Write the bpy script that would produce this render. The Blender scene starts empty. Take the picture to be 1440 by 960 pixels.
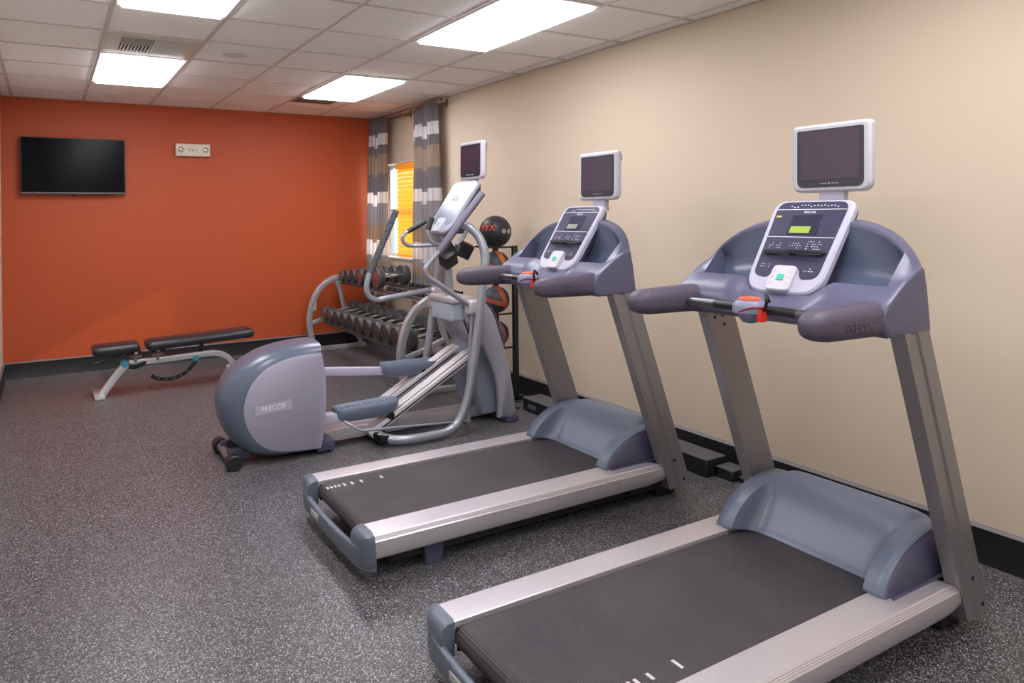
import bpy, bmesh, math, random
from mathutils import Vector, Matrix, noise
random.seed(7)
PI = math.pi
scene = bpy.context.scene
COL = scene.collection

# ------------------------------------------------------------------ materials
MATS = {}
def nt(m):
    m.use_nodes = True
    return m.node_tree, m.node_tree.nodes['Principled BSDF']
def mat(name, col, rough=.5, metal=0., noise_amt=0., nscale=40, bump=0., bscale=200, coat=0., spec=.5, emit=None, estr=0, trans=0., sheen=0.):
    if name in MATS: return MATS[name]
    m = bpy.data.materials.new(name); t, b = nt(m)
    b.inputs['Base Color'].default_value = (*col, 1)
    b.inputs['Roughness'].default_value = rough
    b.inputs['Metallic'].default_value = metal
    b.inputs['Coat Weight'].default_value = coat
    b.inputs['Specular IOR Level'].default_value = spec
    b.inputs['Transmission Weight'].default_value = trans
    b.inputs['Sheen Weight'].default_value = sheen
    if emit:
        b.inputs['Emission Color'].default_value = (*emit, 1); b.inputs['Emission Strength'].default_value = estr
    tc = t.nodes.new('ShaderNodeTexCoord')
    if noise_amt:
        n = t.nodes.new('ShaderNodeTexNoise'); n.inputs['Scale'].default_value = nscale; n.inputs['Detail'].default_value = 4
        t.links.new(tc.outputs['Object'], n.inputs['Vector'])
        r = t.nodes.new('ShaderNodeMix'); r.data_type = 'RGBA'
        r.inputs[6].default_value = (*[c*(1-noise_amt) for c in col], 1); r.inputs[7].default_value = (*[min(1, c*(1+noise_amt)) for c in col], 1)
        t.links.new(n.outputs['Fac'], r.inputs[0]); t.links.new(r.outputs[2], b.inputs['Base Color'])
    if bump:
        n = t.nodes.new('ShaderNodeTexNoise'); n.inputs['Scale'].default_value = bscale; n.inputs['Detail'].default_value = 3
        t.links.new(tc.outputs['Object'], n.inputs['Vector'])
        bp = t.nodes.new('ShaderNodeBump'); bp.inputs['Strength'].default_value = bump; bp.inputs['Distance'].default_value = .002
        t.links.new(n.outputs['Fac'], bp.inputs['Height']); t.links.new(bp.outputs['Normal'], b.inputs['Normal'])
    MATS[name] = m
    return m
def ramp(t, stops, interp='LINEAR'):
    r = t.nodes.new('ShaderNodeValToRGB'); r.color_ramp.interpolation = interp
    e = r.color_ramp.elements
    while len(e) < len(stops): e.new(0.5)
    for i, (p, c) in enumerate(stops):
        e[i].position = p; e[i].color = (*c, 1) if len(c) == 3 else c
    return r

def floor_mat():
    m = bpy.data.materials.new('speckled_rubber'); t, b = nt(m)
    tc = t.nodes.new('ShaderNodeTexCoord')
    v = t.nodes.new('ShaderNodeTexVoronoi'); v.inputs['Scale'].default_value = 250; v.inputs['Randomness'].default_value = 1
    t.links.new(tc.outputs['Object'], v.inputs['Vector'])
    sp = t.nodes.new('ShaderNodeSeparateColor'); t.links.new(v.outputs['Color'], sp.inputs['Color'])
    r = ramp(t, [(0, (.028, .028, .032)), (.46, (.055, .053, .058)), (.62, (.12, .118, .125)), (.80, (.22, .215, .225)), (.93, (.40, .39, .41))], 'CONSTANT')
    t.links.new(sp.outputs['Red'], r.inputs['Fac'])
    t.links.new(r.outputs['Color'], b.inputs['Base Color'])
    n = t.nodes.new('ShaderNodeTexNoise'); n.inputs['Scale'].default_value = 60; t.links.new(tc.outputs['Object'], n.inputs['Vector'])
    rr = ramp(t, [(0, (.26,)*3), (1, (.44,)*3)]); t.links.new(n.outputs['Fac'], rr.inputs['Fac']); t.links.new(rr.outputs['Color'], b.inputs['Roughness'])
    bp = t.nodes.new('ShaderNodeBump'); bp.inputs['Strength'].default_value = .25; bp.inputs['Distance'].default_value = .002
    n2 = t.nodes.new('ShaderNodeTexNoise'); n2.inputs['Scale'].default_value = 300; t.links.new(tc.outputs['Object'], n2.inputs['Vector'])
    t.links.new(n2.outputs['Fac'], bp.inputs['Height']); t.links.new(bp.outputs['Normal'], b.inputs['Normal'])
    b.inputs['Specular IOR Level'].default_value = .5
    return m
def tile_mat():
    m = bpy.data.materials.new('acoustic_tile'); t, b = nt(m)
    tc = t.nodes.new('ShaderNodeTexCoord')
    n = t.nodes.new('ShaderNodeTexNoise'); n.inputs['Scale'].default_value = 90; n.inputs['Detail'].default_value = 6
    t.links.new(tc.outputs['Object'], n.inputs['Vector'])
    r = ramp(t, [(.35, (.86, .85, .83)), (.6, (.95, .94, .92))]); t.links.new(n.outputs['Fac'], r.inputs['Fac'])
    t.links.new(r.outputs['Color'], b.inputs['Base Color']); b.inputs['Roughness'].default_value = .95
    bp = t.nodes.new('ShaderNodeBump'); bp.inputs['Strength'].default_value = .3; bp.inputs['Distance'].default_value = .003
    t.links.new(n.outputs['Fac'], bp.inputs['Height']); t.links.new(bp.outputs['Normal'], b.inputs['Normal'])
    return m
def curtain_mat():
    m = bpy.data.materials.new('plaid_curtain'); t, b = nt(m)
    uv = t.nodes.new('ShaderNodeUVMap')
    sx = t.nodes.new('ShaderNodeSeparateXYZ'); t.links.new(uv.outputs['UV'], sx.inputs['Vector'])
    # horizontal bands by height (v = metres above the floor / 3)
    zs = [(0, 'w'), (.30, 'g'), (.45, 'b'), (.62, 'w'), (.78, 'g'), (.90, 'b'), (.99, 'g'), (1.06, 'w'), (1.24, 'b'), (1.42, 'g'), (1.57, 'g'), (1.66, 'w'), (1.79, 'd'), (2.00, 'b'), (2.22, 'd'), (2.33, 'w'), (2.46, 'd'), (2.60, 'd')]
    cc = {'w': (.95, .93, .93), 'g': (.50, .48, .50), 'b': (.56, .44, .33), 'd': (.32, .29, .31)}
    r1 = ramp(t, [(z/3, cc[c]) for z, c in zs], 'CONSTANT')
    m0 = t.nodes.new('ShaderNodeMath'); m0.operation = 'MULTIPLY'; m0.inputs[1].default_value = .9; t.links.new(sx.outputs['X'], m0.inputs[0])
    m1 = t.nodes.new('ShaderNodeMath'); m1.operation = 'FRACT'; t.links.new(m0.outputs[0], m1.inputs[0])
    m2 = t.nodes.new('ShaderNodeMath'); m2.operation = 'GREATER_THAN'; m2.inputs[1].default_value = .5; t.links.new(m1.outputs[0], m2.inputs[0])
    m3 = t.nodes.new('ShaderNodeMath'); m3.operation = 'MULTIPLY_ADD'; m3.inputs[1].default_value = .012; t.links.new(m2.outputs[0], m3.inputs[0]); t.links.new(sx.outputs['Y'], m3.inputs[2])
    t.links.new(m3.outputs[0], r1.inputs['Fac'])
    fr = t.nodes.new('ShaderNodeMath'); fr.operation = 'FRACT'
    mu = t.nodes.new('ShaderNodeMath'); mu.operation = 'MULTIPLY'; mu.inputs[1].default_value = 3
    t.links.new(sx.outputs['X'], mu.inputs[0]); t.links.new(mu.outputs[0], fr.inputs[0])
    r2 = ramp(t, [(0, (.72, .64, .58)), (.3, (.95, .94, .96)), (.52, (.60, .56, .58)), (.7, (1, .98, .97)), (.86, (.70, .64, .58))], 'CONSTANT')
    t.links.new(fr.outputs[0], r2.inputs['Fac'])
    mx = t.nodes.new('ShaderNodeMix'); mx.data_type = 'RGBA'; mx.blend_type = 'MULTIPLY'; mx.inputs[0].default_value = .65
    t.links.new(r1.outputs['Color'], mx.inputs[6]); t.links.new(r2.outputs['Color'], mx.inputs[7])
    t.links.new(mx.outputs[2], b.inputs['Base Color']); b.inputs['Roughness'].default_value = .8; b.inputs['Sheen Weight'].default_value = .3
    tr = t.nodes.new('ShaderNodeBsdfTranslucent'); t.links.new(mx.outputs[2], tr.inputs['Color'])
    ms = t.nodes.new('ShaderNodeMixShader'); ms.inputs[0].default_value = .55
    out = t.nodes['Material Output']
    t.links.new(b.outputs[0], ms.inputs[1]); t.links.new(tr.outputs[0], ms.inputs[2]); t.links.new(ms.outputs[0], out.inputs['Surface'])
    return m
def blind_mat():
    m = bpy.data.materials.new('amber_blind'); t, b = nt(m)
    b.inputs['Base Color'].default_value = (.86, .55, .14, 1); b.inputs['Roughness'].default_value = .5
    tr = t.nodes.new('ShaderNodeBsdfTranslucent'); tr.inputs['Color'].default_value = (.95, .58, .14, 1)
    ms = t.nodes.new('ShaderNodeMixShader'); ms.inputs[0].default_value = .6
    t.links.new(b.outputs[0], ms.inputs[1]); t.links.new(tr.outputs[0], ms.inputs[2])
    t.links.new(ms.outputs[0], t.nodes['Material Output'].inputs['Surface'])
    return m
def belt_mat():
    m = bpy.data.materials.new('ribbed_belt'); t, b = nt(m)
    tc = t.nodes.new('ShaderNodeTexCoord'); sx = t.nodes.new('ShaderNodeSeparateXYZ'); t.links.new(tc.outputs['Object'], sx.inputs[0])
    w = t.nodes.new('ShaderNodeTexWave'); w.wave_type = 'BANDS'; w.bands_direction = 'X'; w.inputs['Scale'].default_value = 38; w.inputs['Distortion'].default_value = .25
    w.inputs['Detail'].default_value = 1
    t.links.new(tc.outputs['Object'], w.inputs['Vector'])
    w2 = t.nodes.new('ShaderNodeTexWave'); w2.wave_type = 'BANDS'; w2.bands_direction = 'Y'; w2.inputs['Scale'].default_value = 60
    t.links.new(tc.outputs['Object'], w2.inputs['Vector'])
    ad = t.nodes.new('ShaderNodeMath'); ad.operation = 'ADD'; t.links.new(w.outputs['Fac'], ad.inputs[0]); t.links.new(w2.outputs['Fac'], ad.inputs[1])
    n = t.nodes.new('ShaderNodeTexNoise'); n.inputs['Scale'].default_value = 3; t.links.new(tc.outputs['Object'], n.inputs['Vector'])
    r = ramp(t, [(.3, (.036, .034, .042)), (.7, (.058, .052, .060))]); t.links.new(n.outputs['Fac'], r.inputs['Fac'])
    t.links.new(r.outputs['Color'], b.inputs['Base Color']); b.inputs['Roughness'].default_value = .5
    bp = t.nodes.new('ShaderNodeBump'); bp.inputs['Strength'].default_value = .9; bp.inputs['Distance'].default_value = .0015
    t.links.new(ad.outputs[0], bp.inputs['Height']); t.links.new(bp.outputs['Normal'], b.inputs['Normal'])
    return m
def grip_mat():
    m = bpy.data.materials.new('ribbed_grip'); t, b = nt(m)
    tc = t.nodes.new('ShaderNodeTexCoord')
    w = t.nodes.new('ShaderNodeTexWave'); w.wave_type = 'BANDS'; w.bands_direction = 'Z'; w.inputs['Scale'].default_value = 22
    t.links.new(tc.outputs['Object'], w.inputs['Vector'])
    r = ramp(t, [(.2, (.03, .03, .04)), (.6, (.11, .11, .135))]); t.links.new(w.outputs['Fac'], r.inputs['Fac'])
    t.links.new(r.outputs['Color'], b.inputs['Base Color']); b.inputs['Roughness'].default_value = .5
    bp = t.nodes.new('ShaderNodeBump'); bp.inputs['Strength'].default_value = .6; bp.inputs['Distance'].default_value = .003
    t.links.new(w.outputs['Fac'], bp.inputs['Height']); t.links.new(bp.outputs['Normal'], b.inputs['Normal'])
    return m
M_floor = floor_mat(); M_tile = tile_mat(); M_curt = curtain_mat(); M_blind = blind_mat(); M_belt = belt_mat(); M_ribgrip = grip_mat()
M_beige = mat('beige_paint', (.59, .495, .38), .75, bump=.15, bscale=350)
M_orange = mat('orange_paint', (.47, .076, .017), .55, bump=.15, bscale=350)
M_white = mat('white_paint', (.80, .79, .77), .6)
M_tbar = mat('grid_paint', (.60, .56, .54), .5)
M_cove = mat('black_cove_base', (.010, .010, .012), .40, bump=.05)
M_covelit = mat('cove_top_lit', (.16, .15, .16), .5)  # grey paints in the light caught by the top of the black base
M_silver = mat('silver_paint', (.56, .53, .56), .34, metal=.35)
M_rail = mat('rail_silver', (.62, .59, .63), .36, metal=.6, noise_amt=.03)
M_upr = mat('upright_silver', (.28, .265, .275), .38, metal=.65)
M_blue = mat('blue_grey_plastic', (.092, .094, .160), .36, spec=.5)
M_hood = mat('hood_plastic', (.118, .145, .205), .36)
M_navy = mat('navy_plastic', (.06, .06, .105), .42)
M_recess = mat('recess_plastic', (.095, .118, .185), .25)
M_grip = mat('soft_grip_plastic', (.076, .062, .096), .50, bump=.2, bscale=500)
M_cap = mat('cap_plastic', (.115, .14, .185), .38)
M_lav = mat('lavender_plastic', (.46, .45, .56), .38)
M_cover = mat('cover_plastic', (.33, .325, .41), .35)
M_drum = mat('drum_plastic', (.10, .125, .18), .28)
M_pedal = mat('pedal_plastic', (.15, .185, .25), .36)
M_black = mat('black_plastic', (.012, .012, .014), .40)
M_blackm = mat('black_metal', (.018, .017, .019), .35, metal=.2)
M_rubber = mat('black_rubber', (.03, .03, .033), .6, bump=.2)
M_face = mat('console_face', (.045, .045, .085), .28)
M_facerefl = mat('console_face_reflection', (.20, .24, .33), .22)  # glossy reflection on the navy face, put into its base colour
M_print = mat('white_print', (.72, .72, .80), .5)
M_screen = mat('dark_glass', (.055, .040, .060), .08, spec=.6)  # purplish reflection put into the glass colour
M_tv = mat('tv_glass', (.003, .003, .005), .16, spec=.10)
M_bez = mat('monitor_bezel', (.035, .037, .045), .22)
M_lcdg = mat('green_display', (.22, .30, .05), .3, emit=(.30, .42, .05), estr=.25)
M_lcdo = mat('grey_display', (.22, .235, .21), .4)
M_teal = mat('teal_button', (.05, .50, .36), .4)
M_red = mat('red_plastic', (.75, .04, .02), .35)
M_redor = mat('orange_red_button', (.85, .12, .04), .35)
M_chrome = mat('chrome', (.55, .55, .56), .18, metal=1)
M_steel = mat('brushed_steel', (.36, .36, .37), .35, metal=.8)
M_tube = mat('tube_silver', (.34, .365, .42), .30, metal=.45)
M_bolt = mat('dark_bolt', (.02, .02, .02), .4, metal=.5)
M_yel = mat('yellow_label', (.62, .52, .12), .5)
M_pale = mat('pale_label', (.42, .44, .40), .5)
M_rackt = mat('rack_silver', (.46, .48, .50), .30, metal=.4, noise_amt=.1, nscale=90)
M_dbh = mat('dumbbell_rubber', (.060, .060, .062), .42, noise_amt=.25, nscale=60)
M_dbf = mat('dumbbell_face', (.060, .045, .040), .42, noise_amt=.25, nscale=60)
M_dbr = mat('dumbbell_red_face', (.26, .07, .055), .42, noise_amt=.25, nscale=60)
M_vinyl = mat('black_vinyl', (.022, .023, .028), .32, bump=.1)
M_bench = mat('bench_silver', (.56, .58, .59), .32, metal=.35)
M_cyan = mat('blue_collar', (.03, .33, .48), .35)
M_ball = mat('black_ball', (.022, .022, .026), .45, bump=.4, bscale=120)
M_ballg = mat('slate_ball', (.035, .045, .055), .45, bump=.4, bscale=120)
M_ballo = mat('orange_ball_band', (.62, .15, .03), .5, bump=.4, bscale=120)
M_ballr = mat('red_ball_band', (.42, .075, .045), .5, bump=.4, bscale=120)
M_cream = mat('cream_plastic', (.72, .66, .55), .45)
M_greyp = mat('grey_plastic', (.40, .40, .37), .5)
M_rod = mat('bronze_rod', (.26, .15, .09), .35, metal=.5)
M_ventd = mat('vent_dark', (.12, .115, .105), .7)
M_ventb = mat('vent_brown', (.25, .14, .105), .7)
M_boxt = mat('box_top_grey', (.085, .085, .088), .6)
M_diff = mat('troffer_diffuser', (.9, .9, .9), .5, emit=(.965, .95, 1.0), estr=1.0)
def glass_mat():
    m = bpy.data.materials.new('window_glass'); t, b = nt(m)
    tr = t.nodes.new('ShaderNodeBsdfTransparent'); tr.inputs['Color'].default_value = (.93, .95, .94, 1)
    gl = t.nodes.new('ShaderNodeBsdfGlossy'); gl.inputs['Roughness'].default_value = .02
    ms = t.nodes.new('ShaderNodeMixShader'); ms.inputs[0].default_value = .06; t.links.new(tr.outputs[0], ms.inputs[1]); t.links.new(gl.outputs[0], ms.inputs[2])
    t.links.new(ms.outputs[0], t.nodes['Material Output'].inputs['Surface']); return m
M_glass = glass_mat()

# ------------------------------------------------------------------ mesh builder
class G:
    def __init__(s): s.v = []; s.f = []; s.uv = None
    def add(s, vs, fs):
        o = len(s.v); s.v += [tuple(x) for x in vs]; s.f += [tuple(o+i for i in f) for f in fs]; return s
    def box(s, lo, hi, r=0., seg=2, M=None):
        bm = bmesh.new(); bmesh.ops.create_cube(bm, size=1)
        c = [(a+b)/2 for a, b in zip(lo, hi)]; d = [abs(b-a) for a, b in zip(lo, hi)]
        for v in bm.verts: v.co = Vector((c[0]+v.co.x*d[0], c[1]+v.co.y*d[1], c[2]+v.co.z*d[2]))
        if r > 0: bmesh.ops.bevel(bm, geom=bm.edges[:], offset=min(r, min(d)*.49), segments=seg, profile=.5, affect='EDGES')
        bm.verts.index_update()
        vs = [(M @ v.co) if M else v.co.copy() for v in bm.verts]; fs = [[v.index for v in f.verts] for f in bm.faces]; bm.free()
        return s.add(vs, fs)
    def tube(s, pts, r, n=14, sub=0, closed=False):
        P = [Vector(p) for p in pts]
        if sub: P = catmull(P, sub)
        rs = r if isinstance(r, (list, tuple)) else None
        rings = []; up = None
        for i, p in enumerate(P):
            d = (P[min(i+1, len(P)-1)]-P[max(i-1, 0)]).normalized()
            if up is None:
                up = Vector((0, 0, 1)) if abs(d.z) < .9 else Vector((0, 1, 0))
            a = (up - d*up.dot(d)).normalized(); up = a; b = d.cross(a)
            rr = r if rs is None else rs[0]+(rs[1]-rs[0])*i/(len(P)-1)
            rings.append([p+a*math.cos(t)*rr+b*math.sin(t)*rr for t in [2*PI*k/n for k in range(n)]])
        return s.loft(rings)
    def flatbar(s, pts, w, t, side, sub=0, bev=.004):
        """rectangular bar following pts; side = unit vector across (width t); w in the bending plane"""
        P = [Vector(p) for p in pts]
        if sub: P = catmull(P, sub)
        S = Vector(side).normalized(); rings = []
        for i, p in enumerate(P):
            d = (P[min(i+1, len(P)-1)]-P[max(i-1, 0)]).normalized(); n = d.cross(S).normalized()
            q = []
            for (x, y) in rrect(t, w, bev, 2): q.append(p+S*x+n*y)
            rings.append(q)
        return s.loft(rings)
    def loft(s, rings, caps=True, closed=True):
        n = len(rings[0]); vs = [p for r in rings for p in r]; fs = []
        for i in range(len(rings)-1):
            for k in range(n if closed else n-1):
                a = i*n+k; b = i*n+(k+1) % n; fs.append((a, b, b+n, a+n))
        if caps and closed:
            fs.append(tuple(range(n))[::-1]); m = (len(rings)-1)*n; fs.append(tuple(m+k for k in range(n)))
        return s.add(vs, fs)
    def prism(s, poly, fn, t0, t1, bev=0.):
        """poly of 2D points; fn(a,b,t) -> 3D"""
        if bev > 0:
            c = inset(poly, bev); rings = [[fn(a, b, t0) for a, b in c], [fn(a, b, t0+(bev if t1 > t0 else -bev)) for a, b in poly], [fn(a, b, t1-(bev if t1 > t0 else -bev)) for a, b in poly], [fn(a, b, t1) for a, b in c]]
        else: rings = [[fn(a, b, t0) for a, b in poly], [fn(a, b, t1) for a, b in poly]]
        return s.loft(rings)
    def cyl(s, a, b, r, n=20, bev=0.):
        a = Vector(a); b = Vector(b); d = (b-a); L = d.length; d.normalize()
        if bev: prof = [(0, r-bev), (bev, r), (L-bev, r), (L, r-bev)]
        else: prof = [(0, r), (L, r)]
        return s.lathe(a, d, prof, n)
    def lathe(s, o, ax, prof, n=24):
        o = Vector(o); ax = Vector(ax).normalized(); u = ax.orthogonal().normalized(); w = ax.cross(u); rings = []
        for h, r in prof: rings.append([o+ax*h+(u*math.cos(2*PI*k/n)+w*math.sin(2*PI*k/n))*max(r, 1e-4) for k in range(n)])
        return s.loft(rings)
    def sphere(s, c, r, n=32, m=20):
        prof = [(-r*math.cos(PI*i/m), r*math.sin(PI*i/m)) for i in range(m+1)]
        return s.lathe(c, (0, 0, 1), prof, n)
    def build(s, name, m, parent=None, ang=38, org=None):
        o0 = Vector(org) if org is not None else (ORG.get(parent.name, Vector((0, 0, 0))) if parent else Vector((0, 0, 0)))
        me = bpy.data.meshes.new(name)
        me.from_pydata([tuple(Vector(v)-o0) for v in s.v], [], s.f); me.update()
        bm = bmesh.new(); bm.from_mesh(me)
        bmesh.ops.remove_doubles(bm, verts=bm.verts, dist=1e-5)
        bmesh.ops.recalc_face_normals(bm, faces=bm.faces)
        ca = math.radians(ang)
        for f in bm.faces: f.smooth = True
        for e in bm.edges:
            if len(e.link_faces) == 2: e.smooth = e.calc_face_angle(0) < ca
        bm.to_mesh(me); bm.free()
        if m: me.materials.append(m)
        o = bpy.data.objects.new(name, me); COL.objects.link(o)
        if parent: o.parent = parent
        if parent is not None: ORG[o.name] = o0
        return o
ORG = {}
def catmull(P, k):
    out = []
    for i in range(len(P)-1):
        p0 = P[max(i-1, 0)]; p1 = P[i]; p2 = P[i+1]; p3 = P[min(i+2, len(P)-1)]
        for j in range(k):
            t = j/k
            out.append(.5*((2*p1)+(p2-p0)*t+(2*p0-5*p1+4*p2-p3)*t*t+(-p0+3*p1-3*p2+p3)*t**3))
    out.append(P[-1]); return out
def rrect(w, h, r, seg=4):
    r = min(r, w*.499, h*.499); pts = []
    for cx, cy, a0 in ((w/2-r, h/2-r, 0), (-w/2+r, h/2-r, 90), (-w/2+r, -h/2+r, 180), (w/2-r, -h/2+r, 270)):
        for k in range(seg+1):
            a = math.radians(a0+90*k/seg); pts.append((cx+r*math.cos(a), cy+r*math.sin(a)))
    return pts
def rpoly(pts, rad, seg=6):
    """round the corners of a 2D polygon"""
    out = []; n = len(pts)
    for i in range(n):
        p = Vector(pts[i]); a = Vector(pts[i-1]); b = Vector(pts[(i+1) % n]); r = rad[i] if isinstance(rad, (list, tuple)) else rad
        d1 = (a-p).normalized(); d2 = (b-p).normalized(); l = min(r, (a-p).length*.49, (b-p).length*.49)
        q1 = p+d1*l; q2 = p+d2*l
        for k in range(seg+1):
            t = k/seg; out.append(tuple(q1*(1-t)**2+p*2*t*(1-t)+q2*t*t))
    return out
def inset(poly, d):
    n = len(poly); P = [Vector(p) for p in poly]; area = sum(P[i].x*P[(i+1) % n].y-P[(i+1) % n].x*P[i].y for i in range(n)); sg = 1 if area > 0 else -1
    out = []
    for i in range(n):
        e1 = (P[i]-P[i-1]); e2 = (P[(i+1) % n]-P[i])
        if e1.length < 1e-7: e1 = e2
        if e2.length < 1e-7: e2 = e1
        e1 = e1.normalized(); e2 = e2.normalized()
        nn = Vector((-(e1.y+e2.y), e1.x+e2.x))
        if nn.length < 1e-6: nn = Vector((-e1.y, e1.x))
        nn.normalize(); out.append(tuple(P[i]+nn*d*sg))
    return out
def interp(tab, x):
    if x <= tab[0][0]: return tab[0][1:]
    for i in range(len(tab)-1):
        if x <= tab[i+1][0]:
            t = (x-tab[i][0])/(tab[i+1][0]-tab[i][0]); return tuple(a+(b-a)*t for a, b in zip(tab[i][1:], tab[i+1][1:]))
    return tab[-1][1:]
def root(name, label, cat, loc, group=None):
    o = bpy.data.objects.new(name, None); COL.objects.link(o); o.location = loc; o.empty_display_size = .1
    o['label'] = label; o['category'] = cat
    if group: o['group'] = group
    ORG[o.name] = Vector(loc); return o
def tag(o, label, cat, group=None, kind=None):
    o['label'] = label; o['category'] = cat
    if group: o['group'] = group
    if kind: o['kind'] = kind
    return o
def struct(o): o['kind'] = 'structure'; return o
def copy_tree(o, parent=None):
    c = o.copy(); COL.objects.link(c); c.parent = parent
    for ch in list(o.children): copy_tree(ch, c)
    return c
def xz(y0): return lambda a, b, t: Vector((a, y0+t, b))
def text(name, s, size, M, m, parent, ext=.0006, fn=None, align='CENTER', bold=0.):
    cu = bpy.data.curves.new(name, 'FONT'); cu.body = s; cu.size = size; cu.extrude = ext; cu.align_x = align; cu.align_y = 'CENTER'; cu.offset = bold; cu.resolution_u = 3
    tmp = bpy.data.objects.new('tmp', cu); COL.objects.link(tmp)
    dg = bpy.context.evaluated_depsgraph_get(); me = bpy.data.meshes.new_from_object(tmp.evaluated_get(dg)); me.name = name
    bpy.data.objects.remove(tmp); bpy.data.curves.remove(cu)
    o0 = ORG.get(parent.name, Vector((0, 0, 0)))
    for v in me.vertices:
        p = fn(v.co) if fn else M @ v.co
        v.co = p-o0
    me.materials.clear(); me.materials.append(m)
    o = bpy.data.objects.new(name, me); COL.objects.link(o); o.parent = parent; ORG[o.name] = o0; return o
def frame(o, u, v):
    u = Vector(u).normalized(); v = Vector(v).normalized(); n = u.cross(v).normalized()
    M = Matrix((u, v, n)).transposed().to_4x4(); M.translation = Vector(o); return M

# ------------------------------------------------------------------ room
XL, XR, YB, YF, H = -3.89, 0.0, -2.25, 7.85, 2.70
W0, W1, WZ0, WZ1 = 6.42, 7.72, 1.035, 2.125   # window opening
struct(G().box((XL-.1, YB-.1, -.1), (XR+.2, YF+.1, 0)).build('floor', M_floor))
struct(G().box((XL-.1, YB-.1, H+.001), (XR+.2, YF+.1, H+.1)).build('ceiling', M_tile))
struct(G().box((XL-.1, YF, 0), (XR+.2, YF+.1, H)).build('wall_back', M_orange))
struct(G().box((XL-.1, YB-.1, 0), (XL, YF, H)).build('wall_left', mat('pale_beige_bounce', (.66, .61, .53), .75)))  # pale tone picked to bounce neutral light onto the ceiling
struct(G().box((XL, YB-.1, 0), (XR, YB, H)).build('wall_front', M_beige))
g = G(); g.box((0, YB, 0), (.16, W0, H)); g.box((0, W1, 0), (.16, YF, H)); g.box((0, W0, 0), (.16, W1, WZ0)); g.box((0, W0, WZ1), (.16, W1, H))
struct(g.build('wall_right', M_beige))
# cove base
def cove(name, axis, a0, a1, c, sgn):
    g = G(); prof = [(0, 0), (.024, 0), (.019, .012), (.018, .148), (.006, .158), (0, .158)]
    if axis == 'y': rings = [[Vector((c+sgn*p[0], a, p[1])) for p in prof] for a in (a0, a1)]
    else: rings = [[Vector((a, c+sgn*p[0], p[1])) for p in prof] for a in (a0, a1)]
    g.loft(rings); b = struct(g.build(name, M_cove))
    g = G(); prof = [(.0185, .1485), (.0065, .1585), (.0, .1595), (0, .161), (.008, .1605), (.020, .1495)]
    if axis == 'y': rings = [[Vector((c+sgn*p[0], a, p[1])) for p in prof] for a in (a0, a1)]
    else: rings = [[Vector((a, c+sgn*p[0], p[1])) for p in prof] for a in (a0, a1)]
    g.loft(rings); g.build('lit_top_strip', M_covelit, b)  # thin strip added to colour the base's top edge as lit
cove('baseboard_right', 'y', YB, YF, XR, -1)
cove('baseboard_back', 'x', XL, XR-.024, YF, -1)
cove('baseboard_left', 'y', YB, YF-.024, XL, 1)
# ceiling grid
GX0, GY0 = -.1332, 7.8962
xs = [GX0-.61*k for k in range(0, 7)]; ys = [GY0-.61*k for k in range(1, 17)]
g = G()
for x in xs:
    if x > XL: g.box((x-.012, YB, H-.006), (x+.012, YF, H+.002))
for y in ys: g.box((XL, y-.009, H-.0045), (XR, y+.009, H+.002))
g.box((XL, YF-.02, H-.004), (XR, YF, H)); g.box((XR-.02, YB, H-.004), (XR, YF, H)); g.box((XL, YB, H-.004), (XL+.02, YF, H))
struct(g.build('trim_1', M_tbar))
# troffers
def troffer(x0, x1, y0, y1, label):
    r = root('ceiling_light', label, 'ceiling light', ((x0+x1)/2, (y0+y1)/2, H-.012), 'two by four ceiling troffers')
    g = G(); f = .022
    for a, b in (((x0, y0), (x1, y0+f)), ((x0, y1-f), (x1, y1)), ((x0, y0+f), (x0+f, y1-f)), ((x1-f, y0+f), (x1, y1-f))):
        g.box((a[0], a[1], H-.012), (b[0], b[1], H+.0005), .002, 1)
    g.build('frame', M_white, r)
    G().loft([[(a, b, z) for a, b in ((x0+i_, y0+i_), (x1-i_, y0+i_), (x1-i_, y1-i_), (x0+i_, y1-i_))] for i_, z in ((f, H-.004), (f+.003, H-.018), (f+.010, H-.028))]).build('diffuser', M_diff, r)
cxs = ((-1.353, -.743), (-3.183, -2.573)); 
names = {(0, 0): 'bright ceiling light panel above the window end of the beige wall', (0, 1): 'long bright ceiling light panel above the middle treadmill',
         (1, 0): 'bright ceiling light panel beside the louvred air diffuser', (1, 1): 'ceiling light panel cut off by the top edge left of centre',
         (0, 2): 'ceiling light panel above the near treadmill', (1, 2): 'ceiling light panel overhead on the left', (0, 3): 'rear ceiling light panel on the right', (1, 3): 'rear ceiling light panel on the left'}
for i, (a, b) in enumerate(cxs):
    for j, y in enumerate((5.456, 3.016, .576, -1.864)):
        troffer(a+.012, b-.012, y+.012, y+1.208, names[(i, j)])
# supply diffuser (louvred)
r = root('air_diffuser', 'square ceiling air diffuser with slanted louvres, in front of the left light panel', 'air vent', (-2.88, 5.15, H-.01))
x0, x1, y0, y1 = -3.171, -2.585, 4.858, 5.444
g = G()
g.box((x0, y0, H-.010), (x1, y0+.10, H), .003, 1); g.box((x0, y1-.10, H-.010), (x1, y1, H), .003, 1); g.box((x0, y0+.10, H-.010), (x0+.10, y1-.10, H), .003, 1); g.box((x1-.10, y0+.10, H-.010), (x1, y1-.10, H), .003, 1)
g.build('frame', mat('diffuser_paint', (.62, .63, .57), .5), r)
G().box((x0+.1, y0+.1, H-.002), (x1-.1, y1-.1, H)).build('duct_opening', M_ventd, r)
g = G()
for k in range(9):
    x = x0+.115+k*.022; M = Matrix.Translation((x, (y0+y1)/2+.085, H-.008)) @ Matrix.Rotation(math.radians(-35), 4, 'Y')
    g.box((-.009, -.10, -.0012), (.009, .10, .0012), M=M)
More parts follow.
